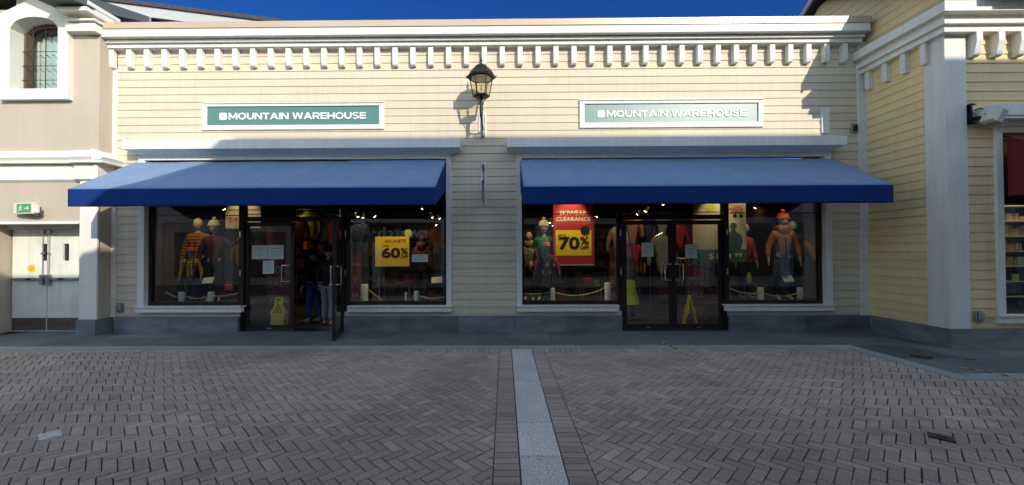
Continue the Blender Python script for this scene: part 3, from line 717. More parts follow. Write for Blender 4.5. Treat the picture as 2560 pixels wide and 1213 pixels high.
# small fittings on the wall
o = MB().box(6.44, 6.60, -.04, -.002, 4.0, 4.51).box(6.44,6.60,-.045,-.04,4.255,4.262).build('cover_plate', M['trim'], origin=(6.44,0,4.0), bevel=.004); tag(o, 'plain white vertical board on the wall right of the right shop sign', 'panel')
G = thing('wall_speaker', 'small grey box with rounded grille high beside the downpipe', 'wall box', (7.09,0,4.0))
MB().box(7.035, 7.155, -.05, -.002, 4.0, 4.19).build('housing', M['greym'], G, bevel=.008)
MB().box(7.06, 7.13, -.08, -.05, 4.03, 4.15).build('grille', M['black'], G, bevel=.01)
def outlet(x, y, z, lab):
    G = thing('outlet_box', lab, 'outlet', (x, y, z))
    MB().box(x-.06, x+.06, y-.035, y, z, z+.19).build('back_box', M['greym'], G, bevel=.008)
    MB().lathe([(.0,0),(.045,0),(.05,.02),(.042,.045),(.0,.05)], (0,0,0), 12).xf(None).build('cover', M['greym'], G) if False else \
    MB().box(x-.045, x+.045, y-.075, y-.035, z+.025, z+.165).build('weather_cover', M['greym'], G, bevel=.02)
outlet(-7.86, -.012, .415, 'grey outdoor outlet low on the wall left of the left shop window')
outlet(7.81, -1.475, .425, 'grey outdoor outlet low on the yellow block at the right')

# ------------------------------------------------------------------ left building: pink stucco
KX = -24
K = thing('pink_stucco_building', 'pale pink stucco building with arched window and steel double doors', 'building', (-9.3,0,0))
W = MB(); ys, yb_ = -.30, 1.5
W.box(-24, -9.795, ys, -.03, 2.2, 6.5); W.box(-8.765, -8.06, ys, yb_, 3.0, 6.15); W.box(-9.795, -8.765, ys, -.03, 2.2, 4.84); W.box(-8.765,-8.06,ys,yb_,2.2,3.0)
W.box(-8.40, -8.06, ys, yb_, .3, 2.2); W.box(-24, -10.24, ys, .6, 0, 2.2)
W.box(-10.24, -8.76, .12, .6, 0, 2.2)
# spandrels above the arch
na = 10; ax0, ax1, az = -9.76, -8.80, 6.07; R2 = .56
def archz(x): 
    u = (x-(ax0+ax1)/2)/((ax1-ax0)/2); return az+.23*math.sqrt(max(0, 1-u*u*.999))
for i in range(na):
    xa = ax0+(ax1-ax0)*i/na; xb = ax0+(ax1-ax0)*(i+1)/na
    W.prism([(xa,archz(xa)+.03),(xb,archz(xb)+.03),(xb,6.9),(xa,6.9)], 'y', ys+.003, -.03)
W.build('wall', M['stucco'], K)
MB().box(-8.38, -8.03, -.35, -.31, .315, 3.05).box(-8.38,-8.35,-.31,.1,.315,2.2).build('pilaster', M['trim_b'], K, bevel=.005)
MB().box(-8.41, -8.02, -.38, .3, -.01, .315, .9).build('stone_plinth', M['stone'], K, bevel=.004)
# belt course: thin part and the heavier cap over the pilaster, returning to the shop wall
def belt(x0, x1, dy, rx, mbn):
    mb = MB(); yr = .0
    P_ = [(ys,3.66),(ys-.06-dy,3.64),(ys-.12-dy,3.58),(ys-.15-dy,3.50),(ys-.12-dy,3.455),(ys-.08-dy,3.44),(ys,3.44)]
    mb.prism(P_, 'x', x0, x1+.0)
    mb.box(x0, x1+.02, ys-.14-dy, ys, 3.385, 3.44)
    mb.box(x0, x1, ys-.05-dy, ys, 3.075, 3.385)
    mb.prism([(ys,3.03),(ys-.05-dy,3.075),(ys,3.075)], 'x', x0, x1)
    return mb.build(mbn, M['trim_b'], K, bevel=.006)
belt(-12, -8.46, 0, 0, 'belt_course')
o = belt(-8.46, -8.02, .05, 0, 'pilaster_cap')
MB().box(-8.06, -7.83, -.46, -.001, 3.39, 3.44).prism([(-8.06,3.66),(-7.98,3.64),(-7.87,3.58),(-7.83,3.50),(-7.86,3.45),(-8.06,3.44)], 'y', -.46, -.001).box(-8.06,-8.0,-.38,-.001,3.07,3.39).build('cap_return', M['trim_b'], K, bevel=.005)
# window surround with pointed top
sx0, sx1 = -9.97, -8.59
sur = MB(); y0, y1 = -.40, ys
sur.box(sx0, ax0, y0, y1, 4.87, 6.30); sur.box(ax1, sx1, y0, y1, 4.87, 6.30); sur.box(sx0, sx1, y0, y1, 4.66, 4.87)
for i in range(na):
    xa = ax0+(ax1-ax0)*i/na; xb = ax0+(ax1-ax0)*(i+1)/na
    sur.prism([(xa,archz(xa)),(xb,archz(xb)),(xb,6.30),(xa,6.30)], 'y', y0, y1)
    sur.prism([(xa,archz(xa)),(xb,archz(xb)),(xb,archz(xb)+.028),(xa,archz(xa)+.028)], 'y', y1, -.04)
sur.prism([(sx0,6.30),(sx1,6.30),(sx1,6.33),((sx0+sx1)/2-.02,6.68),(sx0,6.36)], 'y', y0, y1)
# reveal lining
sur.box(ax0-.03, ax0, ys, -.04, 4.87, 6.07); sur.box(ax1, ax1+.03, ys, -.04, 4.87, 6.07); sur.box(ax0,ax1,ys,-.04,4.85,4.872)
fr = sur.build('window_surround', M['trim_b'], K, bevel=.0)
f = MB()
f.box(ax0+.002, ax0+.05, -.165, -.02, 4.88, 6.1); f.box(ax1-.05, ax1-.002, -.165, -.02, 4.88, 6.1); f.box(ax0+.002,ax1-.002,-.165,-.02,4.875,4.91)
pts = [(ax0+.02+(ax1-ax0-.04)*i/na, -.10, archz(ax0+.02+(ax1-ax0-.04)*i/na)-.03) for i in range(na+1)]; f.tube(pts, .035, 6)
fr = f.build('arched_window', M['wood'], K)
gp = [(ax0+.04,4.9),(ax1-.04,4.9)] + [(ax1-.04-(ax1-ax0-.08)*i/na, archz(ax1-.04-(ax1-ax0-.08)*i/na)-.04) for i in range(na+1)]
MB().prism(gp, 'y', -.075, -.07).build('pane', M['glass'], fr)
cv = MB(); vs = []; fs = []; nn = 80
for i in range(nn+1):
    x = ax0-.25+(ax1-ax0+.3)*i/nn; y = .05+.03*math.sin(i*.9)+.015*math.sin(i*.37)
    vs += [(x,y,4.9),(x+.01*math.sin(i*.3),y,archz(max(ax0,min(ax1,x)))-.14-.03*abs(math.sin(i*.45)))]
for i in range(nn): fs.append((2*i,2*i+2,2*i+3,2*i+1))
cv.add(vs, fs).build('curtain', M['curtain'], fr)
g = MB()
for x in (-9.53,-9.28,-9.03): g.tube([(x,-.19,4.885),(x,-.19,archz(x)-.03)], .008, 5)
for z in (5.13,5.42,5.71): g.tube([(ax0,-.185,z),(ax1,-.185,z)], .007, 5)
for z in (5.02,5.31,5.60):
    for k in range(7):
        x = -9.66+.13*k; g.tube([(x,-.192,z+.03),(x+.03,-.192,z+.035),(x+.07,-.192,z-.01),(x+.10,-.192,z-.025)], .006, 4)
g.build('iron_grille', M['black'], fr)
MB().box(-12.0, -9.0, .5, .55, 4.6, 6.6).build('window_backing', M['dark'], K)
# doors
for a, b, wn in ((-10.2,-9.475,-9.53), (-9.465,-8.765,-9.08)):
    d = MB().box(a, wn-.06, .05, .1, .3, 2.12).box(wn+.06, b, .05, .1, .3, 2.12).box(wn-.06, wn+.06, .05, .1, .3, 1.47).box(wn-.06, wn+.06, .05, .1, 1.82, 2.12).box(a, b, .05, .1, .02, .3).build('door', M['doorw'], K)
    MB().box(wn-.06, wn+.06, .08, .085, 1.47, 1.82).build('vision_panel', M['oppd'], d)
    MB().box(a+.01, b-.01, .044, .05, .03, .29).build('kick_plate', M['kick'], d)
    e = 1 if a < -10 else -1; xe = b-.06 if e == 1 else a+.06
    MB().box(a+.02, b-.02, .0, .04, 1.075, 1.115).build('push_bar', M['greym'], d)
    MB().box(min(xe-.22*e,xe-.32*e-.25*e*0), max(xe-.22*e,xe-.32*e), -.004, .0, 1.08, 1.11).build('bar_pad', M['black'], d)
    MB().box(xe-.035, xe+.035, -.02, .05, .98, 1.19).build('latch_case', M['greym'], d, bevel=.015)
    MB().tube([(xe,.02,1.19),(xe,.02,2.06)], .009, 6).box(xe-.03,xe+.03,.0,.05,2.03,2.10).box(xe-.022,xe+.022,.0,.05,1.6,1.64).build('vertical_rod', M['steel'], d)
    if e == 1:
        st = [(-9.8+.088*math.cos(rad(20*k)), 1.31+.088*math.sin(rad(20*k))) for k in range(18)]
        s_ = MB().prism(st, 'y', .046, .05).build('round_sticker', M['stickr'], d)
        q = MB()
        for i, w_ in enumerate((.04,.06,.065,.05,.03)): q.box(-9.8-w_, -9.8+w_, .045, .046, 1.355-.024*i, 1.362-.024*i)
        q.build('sticker_text', M['redl'], s_)
MB().box(-10.3, -8.72, -.02, .16, 2.12, 2.20).box(-12, -8.40, -.36, -.28, 2.2, 2.235).box(-12, -8.40, -.33, .05, 2.235, 2.25).build('door_head', M['trim_b'], K, bevel=.003)
MB().box(-10.3,-8.7,-.02,.12,.004,.02).build('threshold', M['steel'], K)
# eaves and cornice return at the top right corner
E_ = MB(); E_.box(-8.60,-8.02,-.45,.1,5.98,6.14); E_.box(-8.55,-7.98,-.5,.1,6.16,6.20); E_.box(-8.6,-8.0,-.62,.1,6.28,6.36); E_.box(-8.7,-8.04,-.55,.1,6.44,6.52); E_.box(-8.6,-8.06,-.40,.1,6.14,6.5)
E_.build('cornice_return', M['trim_b'], K, bevel=.006)
MB().prism([(-.9,6.36),(-.9,6.5),(.8,7.0),(.8,6.85),(-.3,6.45)], 'x', -8.75, -8.06).build('eave', M['roofg'], K)
o = MB().add([(-12,-1.0,6.2),(-9.39,-1.0,7.05),(-8.3,-1.0,6.55),(-8.3,.6,6.55),(-9.39,.6,7.05),(-12,.6,6.2),(-12,-1.0,6.3),(-9.39,-1.0,7.17),(-8.2,-1.0,6.62),(-8.2,.6,6.62),(-9.39,.6,7.17),(-12,.6,6.3)],
     [(0,1,4,5),(1,2,3,4),(6,7,10,11),(7,8,9,10),(0,1,7,6),(1,2,8,7),(2,3,9,8)]).build('roof', M['roofg'], K)
# exit sign
G = thing('exit_sign', 'green running man exit sign box on the pink wall above the steel doors', 'exit sign', (-9.3,-.32,2.4))
Tm = Matrix.Translation((-9.33,-.42,2.5)) @ Matrix.Rotation(rad(-9), 4, 'Z')
MB().xf(Tm).box(-.23,.21,-.05,.03,-.11,.115).build('housing', M['cream_p'], G, bevel=.012)
MB().xf(Tm).box(-.29,-.23,-.04,.03,-.10,.105).box(.21,.27,-.04,.02,-.09,.06).build('end_caps', M['white'], G, bevel=.01)
pn = MB().xf(Tm).box(-.18,.16,-.056,-.05,-.08,.085).build('green_panel', M['exitg'], G)
q = MB().xf(Tm); yy_ = -.059
q.box(.0,.085,yy_,-.056,-.008,.008).prism([(.08,-.006),(.12,.0),(.08,.045),(.068,.033),(.098,.0),(.068,-.033),(.08,-.045),(.125,.0)],'y',yy_,-.056)
q.prism([(-.10,.055),(-.085,.065),(-.07,.055),(-.085,.042)],'y',yy_,-.056).prism([(-.10,.035),(-.075,.038),(-.08,-.005),(-.05,-.03),(-.06,-.045),(-.095,-.02)],'y',yy_,-.056).prism([(-.10,-.0),(-.12,-.05),(-.155,-.055),(-.155,-.045),(-.125,-.04),(-.105,.01)],'y',yy_,-.056).prism([(-.08,.03),(-.045,.01),(-.04,.018),(-.078,.042)],'y',yy_,-.056).prism([(-.10,.03),(-.135,.02),(-.14,.0),(-.13,.0),(-.125,.012),(-.10,.02)],'y',yy_,-.056)
q.build('running_man_symbol', M['white'], pn)
MB().box(-9.42,-9.22,-.38,-.302,2.36,2.42).build('mount', M['greym'], G)

# gabled grey building behind, upper left
Q = thing('grey_gabled_building', 'dark grey board-and-batten gable with pale fascia behind the parapet at top left', 'building', (-10,3,0))
def fz(x): return 8.86-.135*(x+12.2)
m_ = MB(); m_.prism([(-13,5),(-6.6,5),(-6.6,fz(-6.6)-.05),(-13,fz(-13)-.05)], 'y', 4.1, 9); m_.build('wall', M['roofg'], Q)
m_ = MB(); x = -13
while x < -6.6: m_.box(x, x+.035, 4.05, 4.1, 5, fz(x)-.1); x += .36
m_.build('battens', M['roofg'], Q)
MB().prism([(-13.2,fz(-13.2)-.3),(-6.4,fz(-6.4)-.3),(-6.4,fz(-6.4)-.02),(-13.2,fz(-13.2)-.02)], 'y', 2.9, 2.99).build('fascia', M['fasciag'], Q, bevel=.004)
MB().prism([(-13.3,fz(-13.3)-.01),(-6.2,fz(-6.2)-.01),(-6.2,fz(-6.2)+.1),(-13.3,fz(-13.3)+.1)], 'y', 2.85, 9.2).build('roof', M['shingle'], Q)
MB().prism([(2.9,7.95),(2.9,8.3),(.9,7.55),(.9,7.2)], 'x', -10.35, -10.25).prism([(2.9,7.95),(2.9,8.25),(.9,7.5),(.9,7.2)], 'x', -10.0, -9.9).build('side_rake', M['fasciag'], Q)

# ------------------------------------------------------------------ right block
RB = thing('yellow_corner_building', 'yellow clapboard building stepping forward at the right with a white corner post', 'building', (7.36,-1.46,0))
XW, YF = 7.36, -1.46
side = lambda u, z, d: (XW-d, u, z)
fr2 = lambda u, z, d: (u, YF-d, z)
rk0, rkr, rk1 = (-1.75,5.86), (1.0,7.42), (1.9,6.88)
def zin_front(z): return max(YF, rk0[0]+(z-rk0[1])/(rkr[1]-rk0[1])*(rkr[0]-rk0[0])+.12) if z > 5.9 else YF
def zin_back(z): return 1.75 if z < 6.9 else rk1[0]-(z-rk1[1])/(rkr[1]-rk1[1])*(rk1[0]-rkr[0])-.08
mb = MB(); siding(mb, lambda z: zin_front(z), lambda z: zin_back(z), .315, 7.30, side)
mb.build('side_siding', M['siding_y'], RB)
mb = MB(); siding(mb, 7.68, 14, .315, 5.3, fr2)
# cut for the window: covered by recess built proud
fsd = mb
mb = MB(); siding(mb, 7.68, 8.14, .315, 5.3, fr2); siding(mb, 8.14, 14, 3.65, 5.3, fr2); siding(mb, 8.14, 14, .315, .41, fr2); siding(mb, 11.5, 14, .41, 3.65, fr2)
mb.build('front_siding', M['siding_y'], RB)
mb = MB(); mb.box(XW+.002, XW+.15, YF+.16, 1.7, 0, 5.9)
mb.prism([(YF+.2,5.9),(1.7,5.9),(1.7,6.95),(1.0,7.35),(YF+.2,6.0)], 'x', XW+.002, XW+.15)
mb.box(XW+.002, 8.18, YF+.002, YF+.15, 0, 5.9); mb.box(8.18, 14, YF+.002, YF+.15, 3.55, 5.9); mb.box(8.18, 14, YF+.002, YF+.15, 0, .5); mb.box(11.4,14,YF+.002,YF+.15,.5,3.55)
mb.build('wall_core', M['dark'], RB)
# corner post
MB().box(XW-.02, 7.68, YF-.035, YF+.0, .315, 5.28).box(XW-.03, XW+.0, YF-.035+.001, YF+.30, .315, 5.28).build('corner_post', M['trim'], RB, bevel=.004)
mb = MB(); 
for a, b in ((YF-.06,-.85),(-.85,-.06)): MB().box(XW-.05, XW+.05, a+.002, b-.002, -.01, .315, random.gauss(.9,.08)).build('plinth_block', M['stone'], RB, bevel=.004)
for a, b in ((XW-.05,8.55),(8.55,9.8),(9.8,11),(11,12.3)): MB().box(a+.002, b-.002, YF-.062, YF+.02, -.012, .317, random.gauss(1.1,.1)).build('plinth_block', M['stone'], RB, bevel=.004)
# cornice around the corner
def rbc(z0, z1, p, nm):
    return MB().prism([(XW-p,YF-p),(14,YF-p),(14,YF-.0),(XW,YF-.0),(XW,.0 if z1 < 5.5 else -.0),(XW-p,.0)], 'z', z0, z1).build(nm, M['trim'], RB, bevel=.004)
rbc(5.46, 5.63, .27, 'cornice_fascia'); rbc(5.30, 5.37, .19, 'cornice_mid_moulding'); rbc(5.19, 5.265, .14, 'cornice_low_moulding')
MB().prism([(XW-.15,YF-.15),(14,YF-.15),(14,YF),(XW,YF),(XW,0),(XW-.15,0)], 'z', 5.37, 5.46).prism([(XW-.12,YF-.12),(14,YF-.12),(14,YF),(XW,YF),(XW,0),(XW-.12,0)], 'z', 5.265, 5.30).build('cornice_backing', M['trim'], RB)
MB().prism([(XW-.275,YF-.275),(14,YF-.275),(14,YF-.2),(XW-.01,YF-.2),(XW-.01,0),(XW-.275,0)], 'z', 5.63, 5.637).build('cornice_flashing', M['greym'], RB)
MB().box(7.98, 14, YF-.5, YF, 5.60, 5.72).box(7.98, 14, YF-.62, YF, 5.74, 5.86).box(7.72, 7.98, YF-.48, YF, 5.64, 5.9).build('upper_cornice', M['trim'], RB, bevel=.005)
for k in range(4):
    y = -.10-.355*k
    MB().prism([(XW,5.19),(XW-.10,5.19),(XW-.105,4.92),(XW-.09,4.83),(XW,4.83)], 'y', y-.1, y).build('side_bracket', M['trim'], RB, bevel=.004)
for k in range(12):
    x = 7.74+.362*k
    MB().prism([(YF,5.19),(YF-.14,5.19),(YF-.145,5.05),(YF-.12,4.93),(YF-.10,4.83),(YF-.07,4.81),(YF,4.81)], 'x', x, x+.105).build('front_bracket', M['trim'], RB, bevel=.004)
# roof with rake boards
MB().add([(7.1,-1.75,5.86),(7.1,1.0,7.42),(7.1,1.9,6.90),(14,-1.75,5.86),(14,1.0,7.42),(14,1.9,6.90),(7.1,-1.75,5.98),(7.1,1.0,7.56),(7.1,1.9,7.02),(14,-1.75,5.98),(14,1.0,7.56),(14,1.9,7.02)],
   [(0,1,4,3),(1,2,5,4),(6,7,10,9),(7,8,11,10),(0,1,7,6),(1,2,8,7),(2,5,11,8),(0,3,9,6)]).build('roof', M['shingle'], RB)
MB().add([(7.09,-1.75,5.80),(7.09,1.0,7.38),(7.09,1.9,6.86),(7.09,-1.75,5.93),(7.09,1.0,7.51),(7.09,1.9,6.99),(7.13,-1.75,5.80),(7.13,1.0,7.38),(7.13,1.9,6.86),(7.13,-1.75,5.93),(7.13,1.0,7.51),(7.13,1.9,6.99)],
   [(0,1,4,3),(1,2,5,4),(6,7,10,9),(7,8,11,10),(0,1,7,6),(1,2,8,7),(3,4,10,9),(4,5,11,10),(2,5,11,8)]).build('rake_board', M['fasciag'], RB)
# window and its hood
MB().box(7.82, 14, YF-.29, YF, 3.765, 3.945).build('window_hood', M['trim'], RB, bevel=.004)
MB().prism([(7.84,3.765),(14,3.765),(14,3.65),(8.13,3.65),(8.02,3.67),(7.90,3.72)], 'y', YF-.12, YF).prism([(7.84,3.765),(14,3.765),(14,3.72),(7.90,3.72)], 'y', YF-.27, YF-.12).build('hood_cove', M['trim'], RB)
MB().box(8.13, 8.235, YF-.055, YF+.1, .55, 3.56).box(8.13, 11.5, YF-.055, YF+.05, 3.56, 3.65).build('window_trim', M['trim'], RB, bevel=.003)
MB().box(8.10, 11.5, YF-.10, YF+.05, .515, .55).box(8.10, 11.5, YF-.075, YF, .41, .51).build('window_sill', M['trim'], RB, bevel=.003)
wf = MB().box(8.235,8.27,YF+.03,YF+.1,.55,3.56).box(9.6,9.65,YF+.03,YF+.1,.55,3.56).box(8.27,9.6,YF+.03,YF+.1,.55,.6).build('storefront_window', M['bronze'], RB)
MB().box(8.27,9.6,YF+.06,YF+.065,.6,3.5).build('pane', M['glass'], wf)
MB().box(8.2, 11, YF+2.0, YF+2.1, 0, 3.5).build('room_wall', M['warm'], RB)
MB().box(8.1, 8.2, YF+.15, YF+2.0, 0, 3.5).box(11,11.1,YF+.15,YF+2,0,3.5).box(8.1,11.1,YF+.15,YF+2.1,3.45,3.55).box(8.1,11.1,YF+.15,YF+2.1,-.02,.02).build('room_shell', M['warm'], RB)
SH = thing('shelf_unit', 'pale shelves stacked with folded goods inside the far right window', 'shelves', (8.6,YF+.6,.02))
m_ = MB()
for k in range(8): m_.box(8.30, 9.9, YF+.5, YF+.9, .5+.27*k, .52+.27*k)
m_.box(8.62,8.66,YF+.48,YF+.9,.02,2.5); m_.box(8.28,8.30,YF+.5,YF+.9,.02,2.5); m_.build('shelf_boards', M['creamc'], SH)
it = [MB(), MB(), MB()]; mk = (M['creamc'], M['dark'], M['beigec'])
for k in range(7):
    x = 8.32
    while x < 9.3:
        q = random.choice((.06,.1,.14)); h = random.uniform(.08,.2); ch = 1 if k < 3 and random.random() < .8 else random.choice((0,2))
        it[ch].box(x, x+q-.02, YF+.55, YF+.85, .521+.27*k, .521+.27*k+h); x += q
for i in range(3): it[i].build('folded_goods', mk[i], SH)['kind'] = 'stuff'
# dark red awning
A = thing('awning', 'dark red canvas awning cut off at the far right edge', 'awning', (8.3,YF,2.4))
MB().add([(8.30,YF-.06,3.50),(11.4,YF-.06,3.50),(11.4,YF-1.1,2.85),(8.30,YF-1.1,2.85)], [(0,1,2,3)]).build('canopy', M['red_awn'], A)
MB().box(8.30, 11.4, YF-1.106, YF-1.1, 2.5, 2.85).build('valance', M['red_awn'], A)
MB().prism([(YF-.06,3.5),(YF-1.1,2.85),(YF-1.1,2.5),(YF-.06,2.5)], 'x', 8.294, 8.30).build('side_panel', M['red_awn'], A)
# floodlight
G = thing('floodlight', 'white junction box with black cable and tilted floodlight beside the red awning', 'floodlight', (7.68,YF,3.65))
MB().box(7.69, 7.76, YF-.07, YF-.02, 3.88, 3.99).build('junction_box', M['white'], G, bevel=.005)
MB().box(7.69, 7.71, YF-.09, YF-.02, 3.70, 4.03).box(7.69,7.78,YF-.09,YF-.02,3.70,3.72).box(7.69,7.79,YF-.075,YF-.02,4.01,4.03).tube([(7.74,YF-.08,3.91),(7.78,YF-.12,3.93),(7.84,YF-.15,3.91),(7.85,YF-.16,3.86),(7.81,YF-.17,3.82)], .009, 6).box(7.73,7.79,YF-.14,YF-.07,3.74,3.80).build('bracket', M['black'], G)
Tm = Matrix.Translation((7.90,YF-.22,3.77)) @ Matrix.Rotation(rad(28), 4, 'Y')
MB().xf(Tm).box(-.10,-.0,-.09,.09,-.13,.13).build('housing', M['cream_p'], G, bevel=.012)
MB().xf(Tm).box(0,.09,-.085,.085,-.12,.12).build('cooling_fins', M['greym'], G, bevel=.006)

# ------------------------------------------------------------------ opposite side of the street (behind the camera)
OP = thing('opposite_building', 'large cream shop building across the plaza behind the viewer', 'building', (5,-10,0))
prof = [(-2.0,0),(26,0),(26,9.57),(.47,9.57),(.40,9.40),(.10,9.10),(-2.0,7.35)]
MB().prism(prof, 'y', -10, -17).build('wall', M['opp'], OP)
m_ = MB()
for k in range(7): m_.box(-1.9+3.6*k, -1.5+3.6*k, -9.93, -9.9, 0, 5.4)
m_.box(-2.0, 26, -9.95, -9.85, 3.3, 3.8).box(-2, 26, -9.95, -9.75, 5.4, 5.7)
m_.build('pilasters_and_bands', M['trim'], OP)
for k in range(7): MB().box(-1.2+3.6*k, 1.4+3.6*k, -9.98, -9.94, .5, 2.9).build('window', M['oppd'], OP)
OL = thing('opposite_low_building', 'lower pale shop building across the plaza behind the viewer', 'building', (-9,-10,0))
MB().prism([(-7.2,0),(-2.02,0),(-2.02,7.12),(-2.5,7.04),(-2.75,6.78),(-7.2,6.75)], 'y', -10, -14).build('wall', M['stucco'], OL)
MB().box(-7.2,-2.05,-9.98,-9.8,3.0,3.25).box(-7.2,-6.95,-9.98,-9.85,0,3).box(-2.9,-2.6,-9.98,-9.85,0,3).build('trim_bands', M['trim'], OL)
MB().box(-5.5,-3.3,-9.98,-9.94,.4,2.1).build('window', M['oppd'], OL)
MB().box(-6.8,-5.7,-9.98,-9.93,0,2.1).build('door', M['doorw'], OL)
MB().box(-6.9,-3.0,-9.98,-9.88,2.15,2.95).build('sign_fascia', M['black'], OL)
o = text_mb('swatch+', -6.3, -3.5, 2.3, 2.8, -9.88, .03, .02, back=True).build('shop_sign', M['letter'], origin=(-4.9,-9.9,2.3)); tag(o, 'white lettering on a black fascia across the plaza, seen mirrored in the glass', 'sign')

OW = thing('opposite_far_building', 'long grey low shop building farther along the plaza behind the viewer', 'building', (-16,-12,0))
MB().box(-30,-7.3,-18,-12,0,5.2).build('wall', M['opp'], OW)
m_ = MB()
for k in range(6): m_.box(-29+3.7*k,-28.6+3.7*k,-11.98,-11.85,0,3.2)
m_.box(-30,-7.3,-11.98,-11.8,3.2,3.6).build('trim_bands', M['trim'], OW)
for k in range(5): MB().box(-28+3.7*k,-26+3.7*k,-11.99,-11.95,.4,2.7).build('window', M['oppd'], OW)
# ------------------------------------------------------------------ plates, tape, litter
def gplate(cx, cy, w_, h_, ang, m1, m2, name, lab, cat, chev=True):
    Tm = Matrix.Translation((cx, cy, 0)) @ Matrix.Rotation(rad(ang), 4, 'Z'); G = thing(name, lab, cat, (cx,cy,0))
    MB().xf(Tm).box(-w_/2, w_/2, -h_/2, h_/2, -.005, .006).build('plate', m1, G)
    q = MB().xf(Tm)
    for s in (-1, 1):
        for k in range(3):
            x = s*(.028+.018*k); q.add([(x,-.04,.0075),(x+.003,-.04,.0075),(x+s*.012+.003,0,.0075),(x+s*.012,0,.0075)],[(0,1,2,3)]); q.add([(x,.04,.0075),(x+.003,.04,.0075),(x+s*.012+.003,0,.0075),(x+s*.012,0,.0075)],[(0,1,2,3)])
    q.build('raised_pattern', m2, G)
gplate(-4.03, -4.63, .175, .135, -38, M['plateb'], M['greym'], 'drain_plate', 'bright metal drain plate set in the brick paving at lower left', 'drain plate')
gplate(3.735, -4.68, .16, .13, -43, M['black'], M['greym'], 'drain_plate', 'dark drain plate set in the brick paving at lower right', 'drain plate')
o = MB().lathe([(.13,0),(.13,.004),(.12,.006)], (6.29,-2.05,.0), 24).build('utility_cover', M['black'], origin=(6.29,-2.05,0)); tag(o, 'small dark round cover in the sidewalk left of the yellow block', 'cover')
o = MB().box(6.78,6.94,-2.2,-2.17,.0,.005).build('slot_drain', M['black'], origin=(6.8,-2.2,0)); tag(o, 'thin dark slot in the sidewalk near the yellow block corner', 'drain')
def tape(p0, p1, n, lab):
    p0, p1 = Vector(p0), Vector(p1); d = (p1-p0); G = thing('hazard_tape', lab, 'tape', (p0.x,p0.y,0)); w_ = Vector((d.y,-d.x)).normalized()*.022
    for k in range(n):
        a = p0+d*(k/n); b = p0+d*((k+1)/n); 
        q = MB().add([(a.x-w_.x,a.y-w_.y,.0065),(a.x+w_.x,a.y+w_.y,.0065),(b.x+w_.x,b.y+w_.y,.0065),(b.x-w_.x,b.y-w_.y,.0065)],[(0,1,2,3)])
        q.build('yellow_stripe' if k % 2 == 0 else 'black_stripe', M['hazy'] if k % 2 == 0 else M['black'], G)
tape((2.80,-1.03),(2.82,-1.64), 7, 'yellow and black hazard tape stuck across the kerb band')
tape((6.25,-2.60),(6.44,-3.06), 7, 'worn yellow and black hazard tape near the right edge')
for i, (px, py, lab) in enumerate(((153,1172,'tiny white paper scrap on the bricks below the metal drain plate'),(1200,1134,'pale chipped scrap on the bricks beside the granite strip'))):
    d_ = R_ @ Vector(((px-1253.3)/999.7, 1, -(py-617.7)/999.7)); t = -CH/d_[2]; x, y = d_[0]*t, d_[1]*t-CD
    o = MB().add([(x-.03,y-.008,.004),(x+.025,y-.002,.009),(x+.03,y+.008,.004),(x-.02,y+.01,.008)],[(0,1,2,3)]).build('paper_scrap', M['white'], origin=(x,y,0)); tag(o, lab, 'litter')

# ------------------------------------------------------------------ figures
def skin_data(nodes, edges, levels=1):
    """nodes: [(x,y,z,r)] -> (verts, faces) of one smooth skinned surface"""
    me = bpy.data.meshes.new('sk'); me.from_pydata([n[:3] for n in nodes], edges, [])
    o = bpy.data.objects.new('sk', me); COL.objects.link(o)
    m = o.modifiers.new('s', 'SKIN'); m.use_smooth_shade = True
    for i, n in enumerate(nodes):
        v = me.skin_vertices[0].data[i]; v.radius = (n[3], n[3]); v.use_root = (i == 0)
    if levels: b = o.modifiers.new('u', 'SUBSURF'); b.levels = levels; b.render_levels = levels
    dg = bpy.context.evaluated_depsgraph_get(); ev = bpy.data.meshes.new_from_object(o.evaluated_get(dg))
    r = ([tuple(v.co) for v in ev.vertices], [tuple(p.vertices) for p in ev.polygons])
    bpy.data.objects.remove(o); bpy.data.meshes.remove(me); bpy.data.meshes.remove(ev); return r
def head_mb(mb, c, r, sc, yaw=0, face=True):
    """egg head with brow, nose, mouth, jaw and ears; faces -y at yaw 0"""
    n, m_ = 20, 14; vs = []; fs = []
    Ry = Matrix.Rotation(yaw, 3, 'Z')
    for i in range(m_+1):
        ph = math.pi*i/m_; z = math.cos(ph); rr = math.sin(ph)
        for k in range(n):
            th = 2*math.pi*k/n; x, y = rr*math.cos(th)*.78, rr*math.sin(th)*.95
            if z < 0: x *= 1+.28*z; y = y*(1+.12*z)
            f = max(0, -math.sin(th))
            if face:
                y -= .16*math.exp(-((z+.12)**2)/.018)*math.exp(-(x/.12)**2)*f          # nose
                y += .05*math.exp(-((z-.08)**2)/.012)*math.exp(-((abs(x)-.3)/.14)**2)*f # eye sockets
                y -= .04*math.exp(-((z+.42)**2)/.006)*math.exp(-(x/.25)**2)*f           # mouth
            e = math.exp(-((z+.02)**2)/.03)*math.exp(-(y/.14)**2); x += .10*e*(1 if x > 0 else -1)
            v = Ry @ Vector((x*r, y*r, z*r*1.18)); vs.append((c[0]+v.x, c[1]+v.y, c[2]+v.z))
    for i in range(m_):
        for k in range(n): fs.append((i*n+k, i*n+(k+1) % n, (i+1)*n+(k+1) % n, (i+1)*n+k))
    return mb.add(vs, fs)
